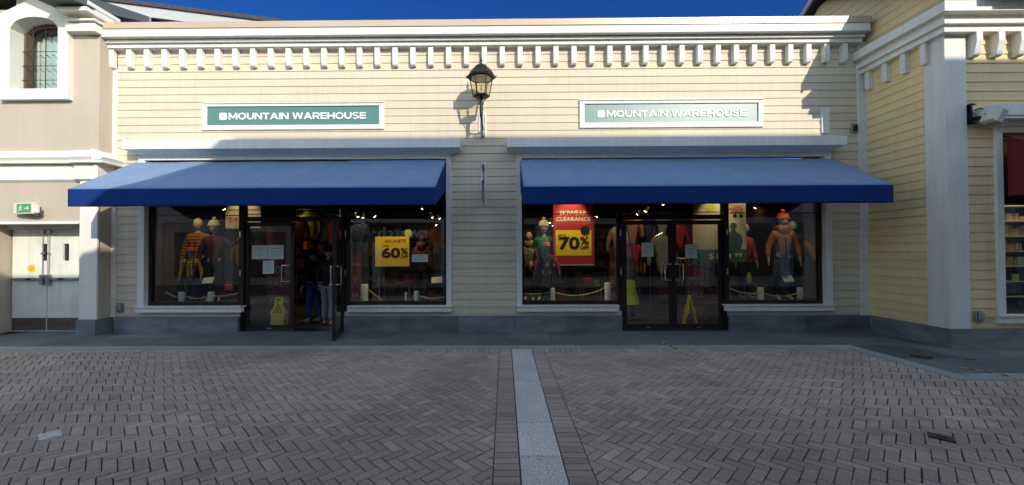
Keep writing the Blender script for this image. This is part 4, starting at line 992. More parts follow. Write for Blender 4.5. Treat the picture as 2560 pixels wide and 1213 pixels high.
def figure(name, label, cat, x, y, z, H=1.75, yaw=0, body=None, top=None, topm=None, legs=None, shoes=None, arms=((.06,.02,-.27,.03,-.05,-.25),)*2,
           stance=.09, step=0, hat=None, group=None, hood=False, sleeve=None, hem=.80, lean=0, extra=None, tl=''):
    """one continuous body; clothing as children. arms: (dx,dy,dz of elbow, dx,dy,dz of wrist) outward positive"""
    s = H/1.75; Rz = Matrix.Rotation(yaw, 4, 'Z'); T = Matrix.Translation((x, y, z)) @ Rz @ Matrix.Scale(s, 4)
    root = thing(name, label, cat, (x, y, z), group)
    N = []; E = []
    def nd_(p, r, par=None):
        N.append((p[0], p[1], p[2], r))
        if par is not None: E.append((par, len(N)-1))
        return len(N)-1
    hip = nd_((0,0,.96), .082); w_ = nd_((0,.0,1.10), .078, hip); ch = nd_((0,0,1.28), .10, w_); nk0 = nd_((0,.0,1.43), .06, ch); nk = nd_((0,-.01,1.53), .045, nk0)
    J = {}
    for sd_, (ex,ey,ez,wx,wy,wz) in zip((-1,1), arms):
        sh = nd_((sd_*.17,0,1.38), .05, ch); el = nd_((sd_*(.19+ex),ey,1.38+ez), .036, sh); wr = nd_((sd_*(.19+ex+wx),ey+wy,1.38+ez+wz), .023, el)
        d = Vector((sd_*wx, wy, wz)).normalized(); W0 = Vector(N[wr][:3]); pm = nd_(tuple(W0+d*.06), .026, wr)
        P_ = Vector(N[pm][:3]); si = Vector((0,1,0))
        for k, ln in enumerate((.062,.075,.070,.055)):
            o_ = si*(-.022+.0147*k); a = nd_(tuple(P_+o_+d*.03), .0085, pm); b = nd_(tuple(P_+o_+d*(.03+ln*.5)), .008, a); nd_(tuple(P_+o_*.9+d*(.03+ln)+Vector((-sd_*.014,0,0))), .0065, b)
        t_ = nd_(tuple(W0+d*.03-si*.03), .010, wr); nd_(tuple(W0+d*.07-si*.045), .008, t_)
        J[sd_] = (N[sh][:3], N[el][:3], N[wr][:3])
    for sd_ in (-1, 1):
        st_ = step*sd_
        a = nd_((sd_*.085,0,.88), .066, hip); k_ = nd_((sd_*(stance+.01),-.02-st_*.4,.50), .048, a); an = nd_((sd_*(stance+.01),.02-st_,.09), .035, k_); nd_((sd_*(stance+.03),-.14-st_,.035), .032, an)
        J['l%d' % sd_] = [N[a][:3], N[k_][:3], N[an][:3]]
    bv, bf = skin_data(N, E, 1)
    mb = MB().xf(T); mb.add(bv, bf); head_mb(mb, (0,-.02,1.635), .112, s)
    bo = mb.build('body', body or M['mann'], root, smooth=True)
    if top:
        n = [(0,0,hem,.155),(0,0,(hem+1.2)/2,.148),(0,0,1.20,.142),(0,0,1.36,.125),(0,-.0,1.47,.065)]; e = [(0,1),(1,2),(2,3),(3,4)]
        n += [(0.085,0,hem,.13),(-.085,0,hem,.13)]; e += [(0,5),(0,6)]
        for sd_ in (-1, 1):
            a, b, c = [Vector(v) for v in J[sd_]]; i0 = len(n)
            n += [(a.x*.95,0,a.z-.01,.078),(b.x,b.y,b.z,.058),(c.x,c.y,c.z+.01,.044)]; e += [(3,i0),(i0,i0+1),(i0+1,i0+2)]
        v, f = skin_data(n, e, 1); v = [(p[0]*1.04, p[1]*.92, max(p[2], hem-.03)) for p in v]
        jk = MB().xf(T); jk.add(v, f); jo = jk.build(top, topm, root, smooth=True)
        MB().xf(T).box(-.006,.006,-.150,-.132,hem+.02,1.30).build('zip', M['ink'], jo)
        if sleeve:
            for sd_ in (-1, 1):
                a, b, c = [Vector(v) for v in J[sd_]]
                MB().xf(T).tube([tuple(a.lerp(b,.35)), tuple(b), tuple(c+Vector((0,0,.0)))], [.066,.062,.048], 10).build('contrast_sleeve', sleeve, jo, smooth=True)
        if hood: MB().xf(T).lathe([(.13,1.40),(.145,1.46),(.14,1.52),(.10,1.56)], (0,.02,0), 14).build('hood', topm, jo, smooth=True)
    if legs:
        n = [(0,0,.97,.135)]; e = []
        for sd_ in (-1, 1):
            a, b, c = J['l%d' % sd_]; i0 = len(n)
            n += [(a[0],a[1],a[2],.108),(b[0],b[1],b[2],.078),(c[0],c[1],c[2]+.03,.066)]; e += [(0,i0),(i0,i0+1),(i0+1,i0+2)]
        v, f = skin_data(n, e, 1); MB().xf(T).add(v, f).build('trousers', legs, root, smooth=True)
    if shoes:
        for sd_ in (-1, 1):
            a = J['l%d' % sd_][2]; q = [(a[0],a[1]+.03,.07,.052),(a[0]+sd_*.01,a[1]-.06,.055,.050),(a[0]+sd_*.02,a[1]-.17,.04,.040)]
            v, f = skin_data(q, [(0,1),(1,2)], 1); v = [(p[0],p[1],max(p[2],.004)) for p in v]; MB().xf(T).add(v, f).build('shoe', shoes, root, smooth=True)
    if hat:
        hm = hat; pr_ = [(.108,1.665),(.122,1.672),(.124,1.70),(.112,1.715),(.105,1.76),(.075,1.80),(.03,1.82),(.002,1.822)]
        h = MB().xf(T).lathe(pr_, (0,-.015,0), 18).build('beanie', hm, root, smooth=True)
        MB().xf(T).lathe([(.0,1.815),(.03,1.825),(.04,1.85),(.03,1.875),(.0,1.885)], (0,-.015,0), 12).build('pompom', hm, h, smooth=True)
    if extra: extra(root, T)
    return root
def fz_(px, py, y): return at(px, py, y)

PZ = .502
A0 = (.06,.02,-.26,.03,-.06,-.24)
# left window
h = 2.28-PZ+.09
figure('mannequin', 'tall bald mannequin in an orange padded jacket at the back of the leftmost window', 'mannequin', -7.02, .95, PZ, 1.90, rad(12), M['mann'], 'padded_jacket', M['puffo'], M['blackc'], arms=(A0,A0))
figure('mannequin', 'mannequin in a cream bobble hat and dark maroon coat in the leftmost window', 'mannequin', -6.58, .85, PZ, 1.80, rad(25), M['mann'], 'coat', M['maroonc'], M['blackc'], hat=M['knitw'], arms=(A0,(.16,-.05,-.12,.12,-.06,.14)))
def pack(root, T):
    for sx in (-.09,.09): MB().xf(T).tube([(sx,-.125,1.10),(sx*1.1,-.145,1.30),(sx,-.06,1.45),(sx,.1,1.42)], .018, 6).build('backpack_strap', M['navyc'], root)
    MB().xf(T).box(-.14,.14,.10,.24,1.0,1.42).build('backpack', M['navyc'], root, bevel=.04)
figure('mannequin', 'child mannequin in a yellow padded jacket with striped bobble hat and backpack', 'mannequin', -6.83, .50, PZ, 1.20, rad(20), M['manng'], 'padded_jacket', M['puffy'], M['navyc'], hat=M['knito'], extra=pack, shoes=M['blackc'], arms=(A0,A0))
# window right of the open door
figure('mannequin', 'mannequin in a dark maroon hooded coat right of the 60 percent sign', 'mannequin', -1.88, .95, PZ, 1.52, rad(170), M['maroonc'], 'coat', M['maroonc'], M['blackc'], hood=True, arms=(A0,A0))
# red banner window
figure('mannequin', 'beige hooded child mannequin at the far left edge of the red banner window', 'mannequin', .56, .90, PZ, 1.55, rad(-15), M['mann'], 'hooded_jacket', M['beigec'], M['blackc'], hood=True, arms=(A0,A0))
figure('mannequin', 'mannequin in a cream beanie and green jacket left of the red banner', 'mannequin', .88, .80, PZ, 1.76, rad(-8), M['mann'], 'jacket', M['greencl'], M['blackc'], hat=M['knitw'], arms=(A0,A0))
def tagp(root, T): MB().xf(T).box(-.03,.03,-.14,-.136,1.10,1.22).build('price_tag', M['paper'], root)
figure('mannequin', 'child mannequin in an orange beanie and black jacket with magenta sleeves', 'mannequin', .90, .46, PZ, 1.28, rad(5), M['manng'], 'jacket', M['blackc'], M['blackc'], hat=M['knito'], sleeve=M['magc'], extra=tagp, arms=((.13,.0,-.22,.05,-.04,-.24),)*2)
# rightmost window
figure('mannequin', 'mannequin in a long orange raincoat and black trousers in the rightmost window', 'mannequin', 6.20, .80, PZ, 1.90, rad(-12), M['mann'], 'raincoat', M['orangec'], M['blackc'], hat=M['knito'], hood=True, hem=.90, arms=(A0,A0))
figure('mannequin', 'mannequin in a dark jacket with orange sleeves at the right window edge', 'mannequin', 6.62, 1.10, PZ, 1.78, rad(-20), M['manng'], 'jacket', M['navyc'], M['blackc'], sleeve=M['orangec'], arms=(A0,(.14,-.04,-.24,.08,-.04,-.26)))
figure('mannequin', 'pale headed mannequin in a red jacket behind the orange raincoat', 'mannequin', 5.55, 1.15, PZ, 1.74, rad(10), M['manng'], 'jacket', M['redcl'], M['blackc'], arms=(A0,A0))
# two customers inside the open doorway, seen from behind
figure('person', 'person in black jacket and grey trousers standing inside the open doorway', 'person', -3.93, .72, .003, 1.76, rad(165), M['skin'], 'jacket', M['blackc'], M['greyc'], M['shoe'], stance=.10, step=.04, arms=(A0,A0), extra=lambda r, T: MB().xf(T).lathe([(.117,1.62),(.12,1.68),(.112,1.74),(.07,1.785),(.01,1.795)], (0,.0,0), 16).build('hair', M['blackc'], r, smooth=True))
figure('person', 'person in dark top, blue jeans and light trainers at the left of the open doorway', 'person', -4.42, 1.05, .003, 1.70, rad(250), M['skin'], 'jacket', M['blackc'], M['jean'], M['shoe'], stance=.08, step=.06, arms=(A0,A0), extra=lambda r, T: MB().xf(T).lathe([(.117,1.60),(.122,1.68),(.112,1.74),(.07,1.785),(.01,1.795)], (0,.01,0), 16).build('hair', M['blackc'], r, smooth=True))
figure('person', 'person in a dark top with a lime green skirt behind the left closed door', 'person', 2.86, 1.10, .003, 1.46, rad(160), M['skin'], 'top', M['blackc'], M['blackc'], M['blackc'], arms=(A0,(.06,-.1,-.22,.1,-.12,-.12)), extra=lambda r, T: (MB().xf(T).lathe([(.15,1.16),(.19,.95),(.24,.70),(.27,.50),(.262,.50),(.14,1.15)], (0,0,0), 24).build('lime_skirt', M['limecl'], r, smooth=True), MB().xf(T).lathe([(.117,1.60),(.125,1.68),(.112,1.74),(.07,1.785),(.01,1.795)], (0,.01,0), 16).build('hair', M['blackc'], r, smooth=True)))

# ------------------------------------------------------------------ hanging garments
def garment_mesh():
    n = [(0,0,0,.05),(0,0,-.10,.16),(0,0,-.35,.16),(0,0,-.68,.17),(.09,0,-.68,.13),(-.09,0,-.68,.13)]; e = [(0,1),(1,2),(2,3),(3,4),(3,5)]
    for sd_ in (-1, 1):
        i0 = len(n); n += [(sd_*.17,0,-.10,.07),(sd_*.25,0,-.34,.055),(sd_*.27,.0,-.60,.045)]; e += [(1,i0),(i0,i0+1),(i0+1,i0+2)]
    v, f = skin_data(n, e, 1); return [(p[0], p[1]*.42, max(p[2],-.74)) for p in v], f
GV, GF = garment_mesh()
def garment(px, py, y, m_, label, sc=1.0, yaw=0, group='garments hanging inside the shop'):
    x, _, z = at(px, py, y); T = Matrix.Translation((x, y, z)) @ Matrix.Rotation(rad(yaw), 4, 'Z') @ Matrix.Scale(sc, 4)
    g = thing('hanging_jacket', label, 'jacket', (x, y, z), group)
    MB().xf(T).add(GV, GF).build('fabric', m_, g, smooth=True)
    MB().xf(T).tube([(-.17,0,-.03),(0,0,.06),(.17,0,-.03)], .008, 5).tube([(0,0,.06),(0,0,.12),(.02,0,.14),(.04,0,.12)], .005, 5).build('hanger', M['steel'], g)
    return g
garment(773, 530, 2.6, M['limec'], 'yellow-green jacket hanging high inside the open doorway', .95)
garment(806, 534, 2.7, M['navyc'], 'dark blue jacket beside the yellow-green one in the open doorway', 1.05)
garment(832, 540, 2.7, M['maroonc'], 'dark brown coat at the right of the high rail in the open doorway', 1.2)
garment(748, 545, 2.4, M['maroonc'], 'dark coat at the left edge of the open doorway', 1.0)
garment(1580, 538, 2.3, M['orangec'], 'orange jacket hanging high behind the left closed door', 1.0)
garment(1622, 545, 2.5, M['navyc'], 'navy jacket right of the high orange jacket', .95)
garment(1655, 540, 2.5, M['greyc'], 'grey jacket on the high rail behind the left closed door', .9)
garment(1570, 608, 2.4, M['redcl'], 'red jacket hanging under the orange one', .62)
garment(1590, 612, 2.7, M['redcl'], 'red jacket half hidden behind the paper notice', .62)
garment(1655, 590, 1.9, M['greyc'], 'long pale grey coat near the left closed door handle', 1.25)
garment(1700, 560, 2.2, M['redcl'], 'red jacket high behind the right closed door', .8)
garment(1735, 575, 2.4, M['maroonc'], 'maroon jacket high behind the right closed door', 1.0)
for i in range(5): garment(1700+i*13, 652, 2.0, M['maroonc'], 'dark red garment in the low row behind the right closed door', .95, 70)
for i in range(5): garment(1575+i*9, 655, 3.0, M['orangec'] if i % 2 else M['beigec'], 'small folded-sleeve jacket in the orange row behind the left closed door', .42, 60)
garment(1780, 570, 1.9, M['beigec'], 'pinkish jacket behind the price poster', .9)
garment(648, 560, 2.0, M['greyc'], 'grey jacket behind the left closed leaf of the open doorway', 1.0)
garment(900, 560, 2.6, M['navyc'], 'navy jacket behind the window right of the open door', 1.1)
garment(925, 600, 2.8, M['orangec'], 'orange jacket left of the 60 percent sign', .6)
garment(1090, 570, 2.3, M['orangec'], 'orange coat sleeve at the right end of the 60 percent window', .9, 60)
garment(1545, 570, 3.0, M['beigec'], 'brown coat beside the door frame right of the red banner', 1.1)
garment(600, 600, 2.2, M['puffy'], 'yellow jacket below the 44 dollar poster', .9)
for px, py, y, n_, lab in ((600,560,3.6,4,'rail'),(780,556,2.75,3,'rail'),(1620,540,2.6,4,'rail'),(1720,655,2.0,2,'rail')):
    pass
def rail(px0, px1, py, y, lab):
    a = at(px0, py, y); b = at(px1, py, y); g = thing('clothes_rail', lab, 'rail', a)
    MB().tube([(a[0],y,a[2]),(b[0],y,b[2])], .012, 8).build('bar', M['steel'], g)
    MB().tube([(a[0],y,a[2]),(a[0],y,.003)], .012, 8).tube([(b[0],y,b[2]),(b[0],y,.003)], .012, 8).build('uprights', M['steel'], g)
rail(742, 850, 524, 2.65, 'steel clothes rail across the open doorway'); rail(1560, 1675, 532, 2.45, 'steel clothes rail behind the left closed door')
rail(1690, 1768, 646, 2.0, 'low steel clothes rail behind the right closed door'); rail(1562, 1625, 640, 3.0, 'low steel clothes rail behind the red jackets')

# ------------------------------------------------------------------ posters and cards
def board(px0, py0, px1, py1, y, m_, name, label, cat='poster', th=.006, clipz=None):
    x0, _, z1 = at(px0, py0, y); x1, _, z0 = at(px1, py1, y)
    g = thing(name, label, cat, ((x0+x1)/2, y, z0)); MB().box(x0, x1, y, y+th, z0, z1).build('sheet', m_, g); g['_'] = 0; del g['_']
    return g, (x0, x1, z0, z1)
def tx(g, s_, a, b, y, m_, name='lettering', bold=.015):
    if '$' in s_: bold = .004
    x0, _, z1 = at(a[0], a[1], y); x1, _, z0 = at(b[0], b[1], y); return text_mb(s_, x0, x1, z0, z1, y-.004, bold, .003).build(name, m_, g)
y = .60
g, _ = board(938, 592, 1023, 665, y, M['yel'], 'sale_poster', 'yellow poster offering jackets up to 60% off in the window right of the open door')
tx(g,'JACKETS',(960,599),(1015,608),y,M['redl']); tx(g,'UP TO',(957,613),(973,617),y,M['ink']); tx(g,'60',(954,619),(1001,645),y,M['ink'],bold=.035)
tx(g,'%',(1002,620),(1020,636),y,M['ink']); tx(g,'OFF',(1002,638),(1020,645),y,M['ink'])
MB().box(*[at(938,666,y)[0], at(1024,666,y)[0]], y-.01, y+.012, at(938,666.5,y)[2], at(938,664.5,y)[2]).build('bottom_rail', M['creamc'], g)
o_ = at(1020,583,y); MB().prism([(o_[0]+.085*math.cos(rad(20*k)), o_[2]+.085*math.sin(rad(20*k))) for k in range(18)], 'y', y+.02, y+.024).build('lime_disc', M['limec'], g)
g, _ = board(1383, 505, 1486, 663, y, M['redc'], 'sale_banner', 'tall red banner reading skiwear clearance up to 70% off')
q = board(1389, 576, 1479, 639, y-.004, M['yel'], 'yellow_inset', '')[0]
for c in list(q.children): c.parent = g; c.location = Vector(q.location)-Vector(g.location); c.name = 'yellow_inset'
bpy.data.objects.remove(q)
tx(g,'SKIWEAR',(1399,527),(1467,538),y,M['creamw']); tx(g,'CLEARANCE',(1390,543),(1477,553),y,M['creamw'])
y2 = y-.006
tx(g,'UP TO',(1395,586),(1415,591),y2,M['ink']); tx(g,'70',(1397,592),(1449,624),y2,M['ink'],bold=.035); tx(g,'%',(1450,592),(1472,612),y2,M['ink']); tx(g,'OFF',(1450,615),(1472,623),y2,M['ink'])
o_ = at(1462,576,y); MB().prism([(o_[0]+.10*math.cos(rad(20*k)), o_[2]+.10*math.sin(rad(20*k))) for k in range(18)], 'y', y-.014, y-.010).build('black_disc', M['ink'], g)
MB().box(at(1383,663,y)[0], at(1486,663,y)[0], y-.01, y+.012, at(1383,664,y)[2], at(1383,661.5,y)[2]).build('bottom_rail', M['creamc'], g)
g, _ = board(564, 507, 652, 571, y, M['creamc'], 'price_poster', 'cream poster for insulated jackets at $44 behind the door frame')
tx(g,'INSULATED JACKETS',(571,523),(650,528),y,M['ink']); tx(g,'$44',(570,543),(608,558),y,M['redl'],bold=.035)
g, r_ = board(1731, 505, 1866, 656, y, M['creamc'], 'price_poster', 'large cream and green poster priced $199.99 behind the mullion')
MB().box(r_[0], r_[1], y-.003, y-.001, r_[2], at(1731,624,y)[2]).build('green_band', M['greenc'], g)
tx(g,'3-IN-1',(1837,514),(1858,519),y,M['redl']); tx(g,'WATERPROOF',(1799,521),(1858,526),y,M['redl']); tx(g,'JACKETS',(1826,528),(1858,532),y,M['redl'])
for px in (1837, 1853):
    o_ = at(px, 540, y); MB().prism([(o_[0]+.045*math.cos(rad(30*k)), o_[2]+.045*math.sin(rad(30*k))) for k in range(12)], 'y', y-.004, y-.001).build('round_symbol', M['ink'], g)
tx(g,'$1',(1771,633),(1795,650),y-.004,M['creamw'],bold=.035); tx(g,'9',(1799,633),(1811,650),y-.004,M['creamw'],bold=.035); tx(g,'9',(1814,633),(1828,650),y-.004,M['creamw'],bold=.035); tx(g,'9',(1815,633),(1828,650),y-.006,M['creamc'],bold=.035) if 0 else None
tx(g,'9',(1826,633),(1828,650),y-.004,M['creamc']) if 0 else None
tx(g,'99',(1836,633),(1855,643),y-.004,M['creamw'])
o_ = at(1776,519,y); MB().prism([(o_[0]+.09*math.cos(rad(20*k)), o_[2]+.09*math.sin(rad(20*k))) for k in range(18)], 'y', y-.004, y-.001).build('lime_disc', M['limec'], g)
# man in the photo printed on the poster, as a plain flat shape
pv = [(1812,622),(1808,600),(1814,586),(1827,579),(1829,573),(1825,566),(1828,558),(1835,556),(1841,560),(1842,567),(1838,573),(1840,579),(1852,586),(1857,602),(1852,622)]; MB().prism([(at(a,b,y)[0], at(a,b,y)[2]) for a, b in pv], 'y', y-.004, y-.001).build('printed_figure', M['tealc'], g)
def sbanner(px0, px1, py0, py1, y, lab, rows):
    g, _ = board(px0, py0, px1, py1, y, M['redd'], 'sale_banner', lab)
    for s_, a, b in rows: tx(g, s_, a, b, y, M['greyc'])  # pale lettering greyed for the same dim light
    MB().box(at(px0,py1,y)[0]-.03, at(px1,py1,y)[0]+.03, y-.08, y+.1, .003, .02).build('foot', M['greym'], g)
sbanner(668, 727, 560, 814, .62, 'tall red sale banner stand behind the closed leaf with the wet floor sign', (('70%',(673,665),(722,684)),('SALE',(672,703),(722,717)),('UP TO',(672,728),(690,732)),('70%',(672,737),(722,758))))
sbanner(1715, 1762, 600, 814, .62, 'tall red sale banner stand behind the right closed door', (('SALE',(1719,650),(1758,663)),('70%',(1719,693),(1758,712)),('SALE',(1719,729),(1758,743)),('70%',(1719,768),(1758,788))))
sbanner(1524, 1540, 620, 752, .9, 'narrow red sale banner at the left of the closed double doors', (('LE',(1527,656),(1538,668)),('0%',(1526,700),(1539,712)),('LE',(1527,730),(1538,742))))
sbanner(876, 902, 630, 755, .62, 'narrow red sale banner just right of the open door', (('SA',(880,656),(898,665)),('7',(882,695),(894,710)),('SA',(880,732),(898,742))))
# notices taped on the glass
yg = .092
def notice(px0, py0, px1, py1, label, nl=4, sk=0):
    x0, _, z1 = at(px0, py0, yg-.0); x1, _, z0 = at(px1, py1, yg-.0)
    g = thing('paper_notice', label, 'notice', ((x0+x1)/2, yg, z0)); MB().add([(x0,yg,z0),(x1,yg,z0+sk),(x1,yg,z1),(x0,yg,z1-sk)],[(0,1,2,3)]).build('sheet', M['paper'], g)
    q = MB(); 
    for i in range(nl):
        z = z1-(z1-z0)*(i+1.2)/(nl+1.6); w2 = (x1-x0)*random.uniform(.15,.34); c = (x0+x1)/2; q.box(c-w2, c+w2, yg-.002, yg-.001, z, z+.010)
    q.build('printed_lines', M['greym'], g)
notice(630, 614, 668, 648, 'left paper of the two side by side on the closed leaf', 4); notice(669, 613, 709, 648, 'right paper of the two side by side on the closed leaf', 3)
notice(657, 651, 685, 685, 'lower paper notice under the two side by side on the closed leaf', 6, .01)
notice(1604, 607, 1634, 642, 'white paper notice on the left closed door', 2); notice(1713, 611, 1743, 646, 'white paper notice on the right closed door', 2)
notice(1030, 636, 1070, 655, 'pale paper on the glass just right of the 60 percent sign', 3)
# small card stands
def card(px, py, y, label):
    x, _, z = at(px, py, y); g = thing('card_stand', label, 'card', (x, y, .502))
    T = Matrix.Translation((x, y, z)) @ Matrix.Rotation(rad(-35), 4, 'X') @ Matrix.Rotation(rad(-6), 4, 'Y')
    MB().xf(T).box(-.115,.115,-.003,.003,-.075,.075).build('card', M['paperw'], g); MB().tube([(x,y+.01,z-.04),(x,y+.03,.503)], .006, 6).build('stem', M['black'], g)
card(520, 701, .5, 'white card on a stem right of the yellow child mannequin'); card(1092, 700, .5, 'white card on a stem at the right end of the 60 percent window'); card(1970, 697, .5, 'tilted white card in front of the orange raincoat mannequin')
# wet floor signs
def wetfloor(px, y, lab, yaw=0):
    x, _, _ = at(px, 800, y); T = Matrix.Translation((x, y, .003)) @ Matrix.Rotation(rad(yaw), 4, 'Z'); g = thing('wet_floor_sign', lab, 'floor sign', (x, y, .003))
    out = [(-.13,0),(.13,0),(.13,.30),(.165,.32),(.09,.48),(.09,.66),(.06,.68),(-.06,.68),(-.09,.66),(-.09,.48),(-.165,.32),(-.13,.30)]
    for sgn in (-1, 1):
        T2 = T @ Matrix.Rotation(rad(-12*sgn), 4, 'X') if 0 else T @ Matrix.Translation((0, sgn*.13, 0)) @ Matrix.Rotation(rad(sgn*11), 4, 'X')
        p_ = MB().xf(T2).prism(out, 'y', -.008, .008).build('panel', M['yel'], g)
        if sgn == -1:
            MB().xf(T2).prism([(-.10,.33),(.10,.33),(0,.53)], 'y', -.011, -.0085).build('warning_triangle', M['ink'], p_)
            MB().xf(T2).prism([(-.07,.35),(.07,.35),(0,.495)], 'y', -.013, -.0115).build('triangle_inner', M['yel'], p_)
            MB().xf(T2).prism([(-.03,.36),(-.01,.40),(-.02,.44),(.0,.45),(.01,.42),(.03,.40),(.01,.385),(.02,.36)], 'y', -.015, -.0135).build('slipping_figure', M['ink'], p_)
            MB().xf(T2).box(-.04,.04,-.011,-.0085,.60,.635).build('grip_slot', M['ink'], p_)
wetfloor(698, .42, 'yellow A-frame wet floor sign behind the closed leaf', 6); wetfloor(1724, .45, 'yellow A-frame wet floor sign seen side-on behind the right closed door', 80)

# ------------------------------------------------------------------ shop fixtures and goods
def table(px0, px1, py, y, d_, lab, base=.502):
    a = at(px0, py, y); b = at(px1, py, y); g = thing('display_table', lab, 'table', ((a[0]+b[0])/2, y, base))
    MB().box(a[0], b[0], y-.05, y+d_, a[2]-.03, a[2]).build('tabletop', M['darkwood'], g, bevel=.004)
    for x in (a[0]+.03, b[0]-.03):
        for yy in (y, y+d_-.05): MB().box(x-.015, x+.015, yy-.015, yy+.015, base, a[2]-.03).build('leg', M['greym'], g)
    return a, b
def shoe_(x, y, z, m_, lab, yaw=0):
    v, f = skin_data([(0,0,.05,.045),(.09,0,.04,.042),(.2,0,.03,.03)], [(0,1),(1,2)], 1); v = [(p[0],p[1],max(p[2],0)) for p in v]
    tag(MB().xf(Matrix.Translation((x,y,z)) @ Matrix.Rotation(rad(yaw),4,'Z')).add(v, f).build('shoe', m_, origin=(x,y,z), smooth=True), lab, 'shoe')
a, b = table(945, 1026, 714, .75, .5, 'dark display table under the 60 percent sign')
z = a[2]
shoe_(-2.45,.8,z+.0,M['orangec'],'tan shoe on the display table under the 60 percent sign',10); 
for i, x in enumerate((-2.82,-2.72)): tag(MB().lathe([(.035,0),(.038,.12),(.02,.17),(.02,.2),(0,.2)], (x,.8,z), 12).build('bottle', M['pink'], origin=(x,.8,z), smooth=True), ('left','right')[i]+' pink bottle on the table under the 60 percent sign', 'bottle')
tag(MB().box(-2.3,-2.1,.85,1.0,z,z+.12).box(-2.28,-2.12,.87,.98,z+.12,z+.14).build('shoe_box', M['redc'], origin=(-2.2,.9,z), bevel=.004), 'small red box at the right end of the table under the 60 percent sign', 'box')
a, b = table(1455, 1505, 716, .80, .4, 'small grey display table right of the red banner')
z = a[2]
tag(MB().lathe([(.06,0),(.075,.13),(.08,.135),(.07,.13),(.055,.01)], (b[0]-.1,.9,z), 16).build('pot', M['knitw'], origin=(b[0]-.1,.9,z), smooth=True), 'cream pot on the small table right of the red banner', 'pot')
g = thing('hand_bag', 'red bag standing on the small table under the red banner', 'bag', (a[0]+.14,.9,z)); MB().prism([(a[0]+.02,z),(a[0]+.27,z),(a[0]+.24,z+.18),(a[0]+.04,z+.18)],'y',.85,.97).build('body', M['bag'], g, bevel=.02); MB().tube([(a[0]+.08,.91,z+.17),(a[0]+.09,.91,z+.25),(a[0]+.19,.91,z+.25),(a[0]+.2,.91,z+.17)],.008,6).build('strap', M['bag'], g)
a, b = table(1816, 1892, 708, .80, .45, 'dark display table behind the posts in the rightmost window')
z = a[2]; x = at(1872, 700, .85)[0]
tag(MB().lathe([(.045,0),(.05,.02),(.05,.16),(.03,.2),(.03,.235),(0,.235)], (x,.85,z), 16).build('bottle', M['limec'], origin=(x,.85,z), smooth=True), 'yellow-green bottle on the table in the rightmost window', 'bottle')
for i, (px, py) in enumerate(((573,735),(588,737),(600,733))):
    x, _, z = at(px, py+16, .7); shoe_(x, .7, .502, M['blackc'], ('left','middle','right')[i]+' black shoe on the platform below the orange backpack', 70+i*20)
x, _, z = at(579, 705, .8); g = thing('backpack', 'black backpack with orange panel low in the leftmost window', 'backpack', (x,.8,.502))
MB().box(x-.13,x+.13,.72,.88,.72,.98).build('body', M['blackc'], g, bevel=.05); MB().box(x-.09,x+.09,.70,.73,.78,.92).build('front_pocket', M['knito'], g, bevel=.02); MB().box(x-.2,x+.2,.7,1.0,.503,.72).build('plinth', M['darkwood'], g)
x, _, z = at(1950, 669, .55); g = thing('mesh_basket', 'grey wire basket hanging in front of the orange raincoat hem', 'basket', (x,.55,z))
q = MB(); w2, h2 = .145, .17
for i in range(9): q.tube([(x-w2+2*w2*i/8,.5,z-h2),(x-w2+2*w2*i/8,.5,z+h2)], .005, 4); q.tube([(x-w2,.5,z-h2+2*h2*i/8),(x+w2,.5,z-h2+2*h2*i/8)], .005, 4)
q.build('wire_panel', M['greym'], g)
tag(MB().box(at(758,604,3)[0],at(781,604,3)[0],3.0,3.01,at(758,624,3)[2],at(758,604,3)[2]).build('price_card', M['orangec'], origin=at(770,624,3)), 'small orange price card low inside the open doorway', 'sign')
# tall stocked wall units deep in the shop
def unit(x0, x1, y, lab):
    g = thing('stock_unit', lab, 'shelves', ((x0+x1)/2, y, .003)); q = MB()
    q.box(x0,x0+.04,y,y+.5,.003,2.6).box(x1-.04,x1,y,y+.5,.003,2.6).box(x0,x1,y+.46,y+.5,.003,2.6)
    for k in range(6): q.box(x0+.04,x1-.04,y,y+.46,.2+.46*k,.24+.46*k)
    q.build('carcass', M['darkwood'], g)
    cs = [M['maroonc'],M['navyc'],M['wood'],M['greyd'],M['maroonc'],M['darkwood'],M['navyc'],M['blackc'],M['olive'],M['rust']]; b_ = [MB() for _ in cs]
    for k in range(5):
        x = x0+.06
        while x < x1-.3:
            w2 = random.uniform(.18,.3); h2 = random.uniform(.12,.38); i = random.randrange(len(cs)); b_[i].box(x, x+w2-.03, y+.05, y+.42, .241+.46*k, .241+.46*k+h2); x += w2
    for i, q in enumerate(b_):
        if q.V: o = q.build('folded_clothes', cs[i], g, bevel=.012); o['kind'] = 'stuff'
unit(-7.2,-5.2,4.2,'dark stock shelves at the back behind the leftmost window'); unit(-5.0,-3.3,4.6,'dark stock shelves at the back of the open doorway')
unit(-3.1,-1.0,3.6,'dark stock shelves behind the 60 percent sign'); unit(.2,1.9,4.0,'dark stock shelves behind the red banner')
unit(2.2,4.2,4.4,'dark stock shelves behind the closed double doors'); unit(4.5,6.7,3.6,'dark stock shelves behind the rightmost window')

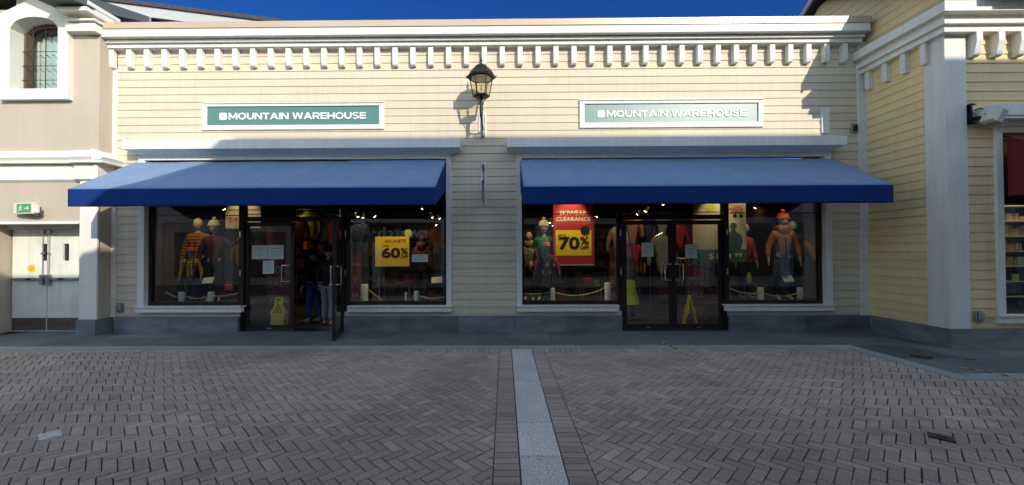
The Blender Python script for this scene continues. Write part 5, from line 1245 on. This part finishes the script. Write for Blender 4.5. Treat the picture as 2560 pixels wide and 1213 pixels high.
# ------------------------------------------------------------------ lit ceiling spotlights (lamps that are on), plus added poster fill
SP = [(860,516,'far left lamp over the open doorway'),(867,541,'lamp low beside the open door'),(894,542,'lamp right of the open door, left of the brightest one'),(908,543,'lamp second from the brightest one right of the open door'),
      (936,541,'brightest lamp right of the open door'),(1056,521,'single lamp high above the 60 percent sign'),(1080,543,'left lamp of the close pair at the right end of that window'),(1099,546,'right lamp of the close pair at the right end of that window'),
      (1090,562,'lowest lamp at the right end of the 60 percent window'),(1492,541,'lamp right of the red banner top'),(1375,556,'upper small lamp left of the red banner'),(1382,563,'lower small lamp left of the red banner'),
      (1658,511,'highest lamp above the double doors'),(1614,528,'middle lamp above the left closed door'),(1594,536,'lower lamp above the left closed door'),(1888,520,'lamp at the top of the rightmost window'),(560,523,'lamp left of the 44 dollar poster')]
for i, (px, py, lab) in enumerate(SP):
    yy = 1.75+.35*(i % 4); x, _, z = at(px, py, yy); g = thing('ceiling_spotlight', 'lit shop spotlight, '+lab, 'spotlight', (x, yy, z), 'lit ceiling spotlights in the shop')
    T = Matrix.Translation((x, yy, z)) @ Matrix.Rotation(rad(35), 4, 'X') @ Matrix.Rotation(rad(random.uniform(-30,30)), 4, 'Y')
    MB().xf(T).lathe([(.035,-.0),(.04,.03),(.03,.12),(.015,.14)], (0,0,0), 12).build('housing', M['greym'], g, smooth=True)
    MB().xf(T).lathe([(.030,-.006),(.0,-.012)] if 0 else [(.002,-.012),(.030,-.006),(.030,.0)], (0,0,0), 12).build('lens', M['bulb'], g)
    MB().tube([(x,yy,z+.10),(x,yy,3.29)], .007, 5).build('stem', M['black'], g)
def lamp(x, y, z, e, tx_, ty, tz, name, size=70):
    l = bpy.data.lights.new(name, 'SPOT'); l.energy = e; l.spot_size = rad(size); l.spot_blend = .6; l.color = (1,.74,.45); l.shadow_soft_size = .04
    o = bpy.data.objects.new(name, l); COL.objects.link(o); o.location = (x,y,z); o.rotation_euler = (Vector((tx_,ty,tz))-Vector((x,y,z))).to_track_quat('-Z','Y').to_euler()
LE = 16
for x, z, e in ((-2.4,1.65,65),(1.45,1.9,65),(4.6,2.0,30),(-5.75,2.3,26)): lamp(x, .17, 3.2, e, x, .6, z, 'poster_fill_light', 60)  # unseen spots added behind the glass to brighten the posters
for x, y, tx_, ty, tz, e in ((-6.6,.2,-6.9,.8,1.3,1.2),(-5.6,2.0,-6.3,4.2,1.2,.5),(-4.1,1.9,-4.0,3.0,1.7,1.0),(-2.5,.28,-2.3,.7,1.3,.9),(-2.2,2.0,-2.1,3.6,1.2,.5),
                          (.7,.2,.9,.7,1.4,1.6),(1.2,2.2,1.0,4.0,1.2,.5),(2.7,.3,2.85,1.1,.9,1.3),(3.9,1.2,3.9,2.2,1.5,1.0),(5.1,.3,5.0,.9,1.5,.9),(6.1,.2,6.2,.8,1.4,1.1),(5.6,2.0,5.5,3.6,1.3,.6),(3.2,2.2,3.2,4.4,1.2,.6),(9.0,YF+.4,9.0,YF+.9,1.5,7)):
    lamp(x, y, 3.15, LE*e, tx_, ty, tz, 'shop_spot_light', 85)
